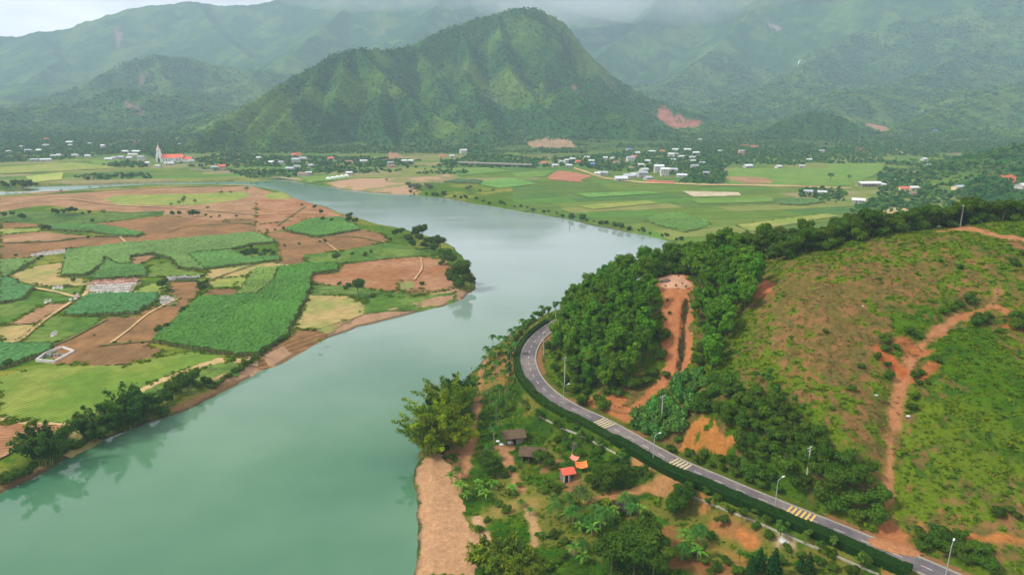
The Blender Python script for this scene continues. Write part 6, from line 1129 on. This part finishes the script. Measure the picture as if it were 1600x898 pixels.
# church
p = G(250, 253.5); HOUSES += [(p[0], p[1], 12), (p[0] + 22, p[1] + 4, 30), (p[0] + 36, p[1] + 4, 18)]; r = empty('church', (p[0], p[1], p[2]), .12); CW = mat('church_white', srgb(232, 228, 224), .85, .05, .3); CRD = mat('church_red_roof', srgb(216, 104, 78), .8, .1, .5)
m = MB(); m.box((0, 0, 5), (8.4, 8.4, 11.4)); m.box((0, 0, 12.5), (7.2, 7.2, 4.2), top=.92); m.box((0, 0, 17.4), (5.6, 5.6, 5.8), top=.9); m.box((0, 0, 10.9), (9, 9, .5)); m.box((0, 0, 14.6), (7.4, 7.4, .4)); m.box((0, 0, 20.4), (6, 6, .4)); t = m.build('tower', CW, r)
m = MB(); m.tube([(0, 0, 20.6), (0, 0, 24), (0, 0, 29.5)], [3.3, 1.7, .1], 8); s_ = m.build('spire', mat('pink_spire', srgb(220, 190, 184), .8), r); m = MB(); m.box((0, 0, 31), (.25, .25, 3.4)); m.box((0, 0, 31.6), (1.5, .25, .25)); m.build('cross', CW, s_)
m = MB(); m.box((0, -4.24, 2.6), (3.6, .14, 5.2)); m.tube([(0, -4.32, 5.2), (0, -4.18, 5.2)], 1.8, 12); m.build('door', mat('church_door', srgb(70, 60, 96), .8), r)
for z in (8.6, 12.6, 17.4): m = MB(); m.box((0, {8.6: -4.24, 12.6: -3.52, 17.4: -2.75}[z], z), (1.3, .16, 2.2)); m.build('window', WIN, t)
m = MB(); b = MB(); gable_walls(b, 32, 15, 7.5, 5.0); b.v = [(x + 20.5, y + 4, z) for x, y, z in b.v]; b.build('nave_wall', CW, r)
m = MB(); gable_roof(m, 32, 15, 7.5, 5.0, 1.0, .25); m.v = [(x + 20.5, y + 4, z) for x, y, z in m.v]; m.build('nave_roof', CRD, r)
for i in range(7): m = MB(); m.box((8 + i * 4.2, -3.56, 3.8), (1.5, .12, 3.6)); m.build('window', WIN, r)
m = MB(); gable_walls(m, 14, 11, 5.0, 3.0); m.v = [(x + 43, y + 4, z) for x, y, z in m.v]; m.build('rear_wall', CW, r); m = MB(); gable_roof(m, 14, 11, 5.0, 3.0, .8, .25); m.v = [(x + 43, y + 4, z) for x, y, z in m.v]; m.build('rear_roof', CRD, r)
m = MB(); m.box((23, -5.6, 2.4), (6, 4.4, 5.6)); m.build('porch', CW, r); m = MB(); gable_roof(m, 4.4, 6, 5.2, 2.2, .4, .2); m.v = [(y + 23, x - 5.6, z) for x, y, z in m.v]; m.build('porch_roof', CW, r)
tag(r, 'white church with a pointed tower and a long orange red roof', 'church')
# polytunnels
for i in range(5):
    u, v = 513 + i * 7.2, 280.5 - i * 1.1; p = G(u, v); r = add('polytunnel', None) if False else None
    m = MB(); n = 10
    for y in (-5.5, 5.5):
        for k in range(n + 1): a = math.pi * k / n; m.v.append((math.cos(a) * 3.4, y, max(0, math.sin(a)) * 3.0 - .2))
    for k in range(n): m.f.append((k, n + 1 + k, n + 2 + k, k + 1))
    m.f += [tuple(range(n, -1, -1)), tuple(range(n + 1, 2 * n + 2))]; o = m.build('polytunnel', mat('tunnel_plastic', srgb(232, 236, 234), .5, .06, .5), None, True); o.location = tuple(p); o.rotation_euler = (0, 0, .25); o.data.shade_flat() if hasattr(o.data, 'shade_flat') else None
    tag(o, ['white polytunnel nearest the river landing, leftmost of five', 'second white polytunnel from the left', 'middle one of the five white polytunnels', 'fourth white polytunnel from the left', 'white polytunnel next to the white shed, rightmost of five'][i], 'polytunnel', 'row of white polytunnels')
# low viaduct
a = G(716, 258); b = G(830, 262); r = empty('viaduct', tuple(a)); d = b - a; Ln = math.hypot(d[0], d[1]); r.rotation_euler[2] = math.atan2(d[1], d[0]); m = MB(); m.box((Ln / 2, 0, 4.2), (Ln, 8, .9)); m.build('deck', conc, r); m = MB(); m.box((Ln / 2, -3.9, 5.1), (Ln, .25, .9)); m.box((Ln / 2, 3.9, 5.1), (Ln, .25, .9)); m.build('railing', WALLS['grey'], r)
for k in range(6): m = MB(); m.box((Ln * (k + .5) / 6, 0, 1.7), (1.4, 6, 4.4)); m.build('pier', conc, r)
tag(r, 'low concrete road viaduct at the foot of the central mountain', 'viaduct')
def longwall(pts, h, th, m_, label, cat='wall', name='river_wall'):
    q = GS(pts); mb = MB()
    for i in range(len(q) - 1):
        c = (q[i] + q[i + 1]) / 2; d = q[i + 1] - q[i]; mb.box((c[0], c[1], c[2] + h / 2 - .2), (math.hypot(d[0], d[1]) + th, th, h + .4), math.atan2(d[1], d[0]))
    tag(mb.build(name, m_), label, cat)
longwall([(296, 265), (330, 267), (362, 268)], 1.6, .8, conc, 'low pale river wall leading to the pink house'); longwall([(388, 278), (440, 279), (470, 280)], 1.0, 2.5, mat('quay', srgb(176, 160, 136), .9, .2, .3), 'pale stone quay along the far river edge')
longwall([(1012, 285), (1030, 286), (1052, 287)], 3.5, 2.0, mat('red_earth_bank', srgb(190, 128, 100), .95, .2, .3), 'bare red earth bank at the roadside below the tall white houses', 'earth bank', 'earth_bank')
# stake in the river
x, y, _ = P(890, 358, 0); m = MB(); m.tube([(0, 0, -3), (0, 0, 2.6)], [.22, .18], 6); m.box((0, 0, 2.7), (.7, .5, .5)); o = m.build('mooring_post', DARK); o.location = (x, y, 0); tag(o, 'dark mooring post standing alone in the middle of the river', 'post')
# =================================================================== GRAVES
GW = mat('tomb_white', srgb(206, 200, 192), .85, .2, 1.2, objvar=.12); GP = mat('tomb_pink', srgb(198, 150, 128), .85, .2, 1.2, objvar=.12); GD = mat('tomb_dark', srgb(92, 92, 92), .8, .2, 1)
def grave_mesh(mt_, k): m = MB(); m.box((0, 0, .25), (1.7, 2.6, .7)); m.box((0, 0, .72), (1.3, 2.0, .3), top=.8); return m.mesh('tomb_slab', mt_)
def head_mesh(mt_, k):
    m = MB(); m.box((0, 1.35, .9), (1.9, .35, 2.0)); m.box((0, 1.35, 2.1), (1.1, .35, .6), top=.5); m.box((-.95, 1.1, .8), (.3, .8, 1.7)); m.box((.95, 1.1, .8), (.3, .8, 1.7)); return m.mesh('tomb_head', mt_)
GM = {k: (grave_mesh(a, 0), head_mesh(b, 0)) for k, a, b in [('white', GW, GW), ('pink', GW, GP), ('dark', GD, GW)]}
def graves(uvs, kind, label, group, rz=0):
    for p in GS(uvs):
        r = empty('grave', tuple(p), rz + random.uniform(-.12, .12), random.uniform(.62, .95)); add('slab', GM[kind][0], r); add('headstone', GM[kind][1], r); tag(r, label, 'grave', group)
rowp = lambda u0, v0, u1, v1, n, j=.6: [(u0 + (u1 - u0) * k / (n - 1) + random.uniform(-j, j), v0 + (v1 - v0) * k / (n - 1) + random.uniform(-.3, .3)) for k in range(n)]
graves(rowp(146, 443.5, 215, 439.5, 22), 'pink', 'pinkish tomb in the back row of the large graveyard', 'graves in the large graveyard', .1); graves(rowp(143, 447, 212, 443, 20), 'pink', 'pinkish tomb in the second row of the large graveyard', 'graves in the large graveyard', .1)
graves(rowp(140, 451, 204, 448, 15) + rowp(138, 455, 202, 452.5, 14) + rowp(152, 458.5, 200, 456.5, 10), 'white', 'whitish tomb in the front rows of the large graveyard', 'graves in the large graveyard', .1)
graves(rowp(262, 437, 309, 435, 14, .3) + rowp(264, 439, 270, 440, 3), 'dark', 'dark tomb with white top in the long row by the bare field', 'row of dark tombs', .05)
longwall([(273, 441.5), (309, 440)], .9, .5, DARK, 'dark wall in front of the row of dark tombs', 'wall', 'grave_wall')
graves([(250, 470), (254, 468), (258, 467), (262, 467), (266, 469), (270, 470), (252, 474), (257, 473), (262, 473), (267, 473), (256, 477), (262, 476)], 'white', 'grey white tomb in the small cluster on the bare field edge', 'cluster of tombs on the field edge', .2)
graves(rowp(50, 401, 102, 395, 14) + rowp(58, 399, 100, 393, 10), 'white', 'small tomb in the far left graveyard beside the brown field', 'graves of the far left graveyard', .1)
graves([(72, 474), (78, 472), (110, 470), (118, 468), (84, 452), (90, 451), (96, 452), (82, 526), (86, 524), (120, 464)], 'white', 'lone weathered tomb in the weeds', 'scattered tombs in the weeds', .3)
q = GS([(57, 565), (86, 567), (116, 551), (98, 545), (75, 552)])
r = empty('walled_tomb', tuple(q.mean(0))); ctr = q.mean(0)
for i in range(5):
    a, b = q[i] - ctr, q[(i + 1) % 5] - ctr; m = MB(); c = (a + b) / 2; d = b - a; m.box((c[0], c[1], .6), (math.hypot(d[0], d[1]) + .4, .5, 1.4), math.atan2(d[1], d[0])); m.build('wall', GW, r)
for i in range(7): m = MB(); m.box(((i - 3) * 1.5, random.uniform(-1.5, 1.5), .5), (1.3, 2.4, 1.2), .3, .7); m.build('mound', mat('tomb_mound', srgb(128, 122, 116), .9, .3, 1), r)
tag(r, 'large white walled tomb enclosure with grey mounds beside the striped green field', 'tomb')
# waterfall
p = G(1248, 100); mb = MB(); mb.tube([(p[0] + 12, p[1] + 10, H(np.array([p[0] + 12.]), np.array([p[1] + 10.]))[0] + 3), (p[0], p[1], p[2] + 2), (p[0] - 10, p[1] - 12, H(np.array([p[0] - 10.]), np.array([p[1] - 12.]))[0] + 2)], [2.4, 3, 1.8], 6); 
tag(mb.build('waterfall', mat('white_water', srgb(224, 232, 236), .6)), 'thin white waterfall on the hazy right mountainside', 'waterfall')
# islet trees
x, y, _ = P(28, 297, 0); n = 20; a = np.linspace(-1, 1, n); gx, gy = np.meshgrid(a, a); i = np.arange(n - 1)[:, None] * n + np.arange(n - 1)[None, :]; F = np.stack([i, i + 1, i + n + 1, i + n], -1).reshape(-1, 4)
o = add('islet_ground', np_mesh('islet', np.c_[(x + gx * 34).ravel(), (y + gy * 22).ravel(), (1.6 - 3 * np.hypot(gx, gy) ** 2).ravel()], F, mat('islet_green', srgb(88, 108, 54), .95, .2, .2, coords='World'))); o['kind'] = 'structure'
for k in range(16): plant('broadleaf_tree', (x + random.uniform(-24, 24), y + random.uniform(-13, 13), 1.0), random.uniform(.7, 1.3), 'tree on the wooded islet in the back channel', 'trees on the islet')
# =================================================================== FAR WOODS
def far_woods():
    rng = np.random.default_rng(77); hp = np.array(HOUSES)
    def clear(p, extra=2.5):
        m = np.ones(len(p), bool)
        for hx, hy, hw in hp: dx = p[:, 0] - hx; dy = p[:, 1] - hy; m &= ~((np.abs(dx) < hw * .5 + extra) & (dy < hw * .5 + 2) & (dy > -hw * .5 - 3))
        return m
    def region(px, sp, seed, gap=0., zmin=None):
        q = GS(px)[:, :2]; mn, mx_ = q.min(0), q.max(0); n = int((mx_ - mn).prod() / (sp * sp)); n = min(n, 60000); p = mn + (mx_ - mn) * rng.random((n, 2)); p = p[inside(p[:, 0], p[:, 1], q)]
        if gap: p = p[fbm(p[:, 0], p[:, 1], 70, 3, seed) > gap]
        return p
    A = []
    A.append(region([(-80, 252), (-80, 200), (60, 205), (150, 206), (230, 212), (290, 222), (300, 250), (345, 262), (390, 276), (300, 262), (235, 246), (200, 240), (150, 243), (120, 250)], 8.5, 1, .40))
    A.append(region([(385, 278), (300, 250), (350, 240), (440, 245), (560, 245), (640, 250), (720, 250), (720, 262), (640, 262), (570, 270), (500, 272), (470, 279), (400, 278)], 7.5, 2, .30))
    A.append(region([(700, 256), (740, 240), (800, 244), (840, 248), (900, 245), (960, 240), (1000, 235), (1100, 232), (1130, 255), (1130, 287), (1060, 286), (1080, 275), (1000, 268), (945, 268), (900, 258), (850, 262), (800, 264), (740, 262)], 7, 3, .30))
    A.append(region([(1068, 283), (1082, 270), (1076, 260), (1110, 244), (1150, 252), (1128, 266), (1140, 276), (1118, 287), (1090, 288)], 7.5, 4, .42))
    A.append(region([(1100, 258), (1090, 222), (1160, 226), (1300, 232), (1400, 225), (1600, 215), (1760, 215), (1760, 262), (1500, 262), (1400, 258), (1300, 258), (1280, 262), (1180, 256), (1140, 262)], 8.5, 5, .34))
    A.append(region([(1380, 262), (1500, 250), (1760, 240), (1800, 345), (1600, 350), (1500, 335), (1430, 330), (1380, 318), (1345, 330), (1375, 300), (1370, 275)], 7.5, 6, .28))
    A.append(region([(1247, 300), (1255, 296), (1310, 296), (1322, 304), (1318, 314), (1280, 313), (1250, 308)], 6, 7, 0)); A.append(region([(1325, 330), (1360, 312), (1420, 312), (1470, 330), (1400, 345)], 7, 8, .35))
    A.append(region([(500, 272), (560, 268), (640, 266), (720, 264), (735, 272), (640, 272), (600, 270), (560, 273)], 8, 9, .45))
    A.append(region([(160, 258), (200, 252), (232, 256), (230, 262), (180, 262)], 7, 10, .2)); A.append(region([(100, 279), (130, 274), (230, 272), (240, 279), (150, 281), (105, 282)], 8, 11, .4))
    A.append(region([(-60, 252), (5, 246), (42, 246), (42, 252), (0, 254)], 7, 12, .2))
    n = 42000; q = np.c_[-1500 + 3100 * rng.random(n), 1340 + 1000 * rng.random(n)]; q = q[np.abs(q[:, 0] / q[:, 1]) < .85]; _, _, hm_, _ = ground_parts(q[:, 0], q[:, 1]); q = q[(hm_ < 9) & (fbm(q[:, 0], q[:, 1], 90, 3, 14) > .38 - (q[:, 1] - 1340) * .0002)]
    for sc_ in SCARS: q = q[~inside(q[:, 0], q[:, 1], sc_)]
    A.append(q)
    p = np.concatenate(A); x, y = p[:, 0], p[:, 1]; ok = clear(p) & (seg_dist(x, y, np.array(RIVER), closed=True) > 6) & ~inside(x, y, RIVER)
    rice = px_poly([(1136, 262), (1385, 254), (1380, 268), (1326, 292), (1136, 292)]); ok &= ~inside(x, y, rice); ok &= ~inside(x, y, px_poly([(470, 284), (470, 273), (548, 270), (548, 282)]))
    p = p[ok]; z = H(p[:, 0], p[:, 1]); n = len(p); s_ = .75 + .75 * rng.random(n) ** 1.5
    scatter('woodland', np.c_[p, z - .5], s_, MIDP, 'woodland of mixed trees filling the valley between the villages', 'woodland'); print('woodland', n)
    # forests on the mountains
    def mount(xr, yr, sp, names, sc, label, name, protos, gap=.0, zmin=5):
        n = int((xr[1] - xr[0]) * (yr[1] - yr[0]) / (sp * sp)); q = np.c_[xr[0] + (xr[1] - xr[0]) * rng.random(n), yr[0] + (yr[1] - yr[0]) * rng.random(n)]; q = q[np.abs(q[:, 0] / q[:, 1]) < .92]
        z_, _, hm, who = ground_parts(q[:, 0], q[:, 1]); nm = np.array([''] + [r_[0] for r_ in RIDGES] + ['left', 'right'])[who]; ok = (hm > zmin) & np.isin(nm, names)
        nn = fbm(q[:, 0], q[:, 1], 60, 5, 67) * .6 + fbm(q[:, 0], q[:, 1], 140, 4, 65) * .4; ok &= (nn < .63) | (rng.random(len(q)) < .55)
        ok &= clear(q)
        for sc_ in SCARS: ok &= ~inside(q[:, 0], q[:, 1], sc_)
        li = (nn + .10 * (rng.random(len(q)) - .5) > .53)[ok]; q = q[ok]; z_ = z_[ok]; ql, zl = q[li], z_[li]; scatter(name, np.c_[ql, zl - .6 * sc], sc * (.55 + .7 * rng.random(len(ql)) ** 1.6), LIGHTP, label.replace('dense ', '').replace('forest', 'lighter green woods', 1), 'forest'); q = q[~li]; z_ = z_[~li]; k = len(q); scatter(name, np.c_[q, z_ - .6 * sc], sc * (.6 + .8 * rng.random(k) ** 1.6), protos, label, 'forest'); print(name, k)
    mount((-800, 900), (1330, 2480), 6.8, ['central'], 1.2, 'dense forest covering the central mountain', 'forest', MIDP)
    mount((300, 1500), (700, 1900), 8, ['right'], 1.2, 'forest on the low hills at the right side of the valley', 'forest', MIDP)
    mount((-2200, 250), (1650, 3400), 13, ['left', 'far'], 2.2, 'forest on the hazy hills at the left', 'forest', FARP)
    mount((200, 3000), (1850, 3700), 14, ['right'], 2.5, 'forest on the hazy slopes at the right', 'forest', FARP)
far_woods()
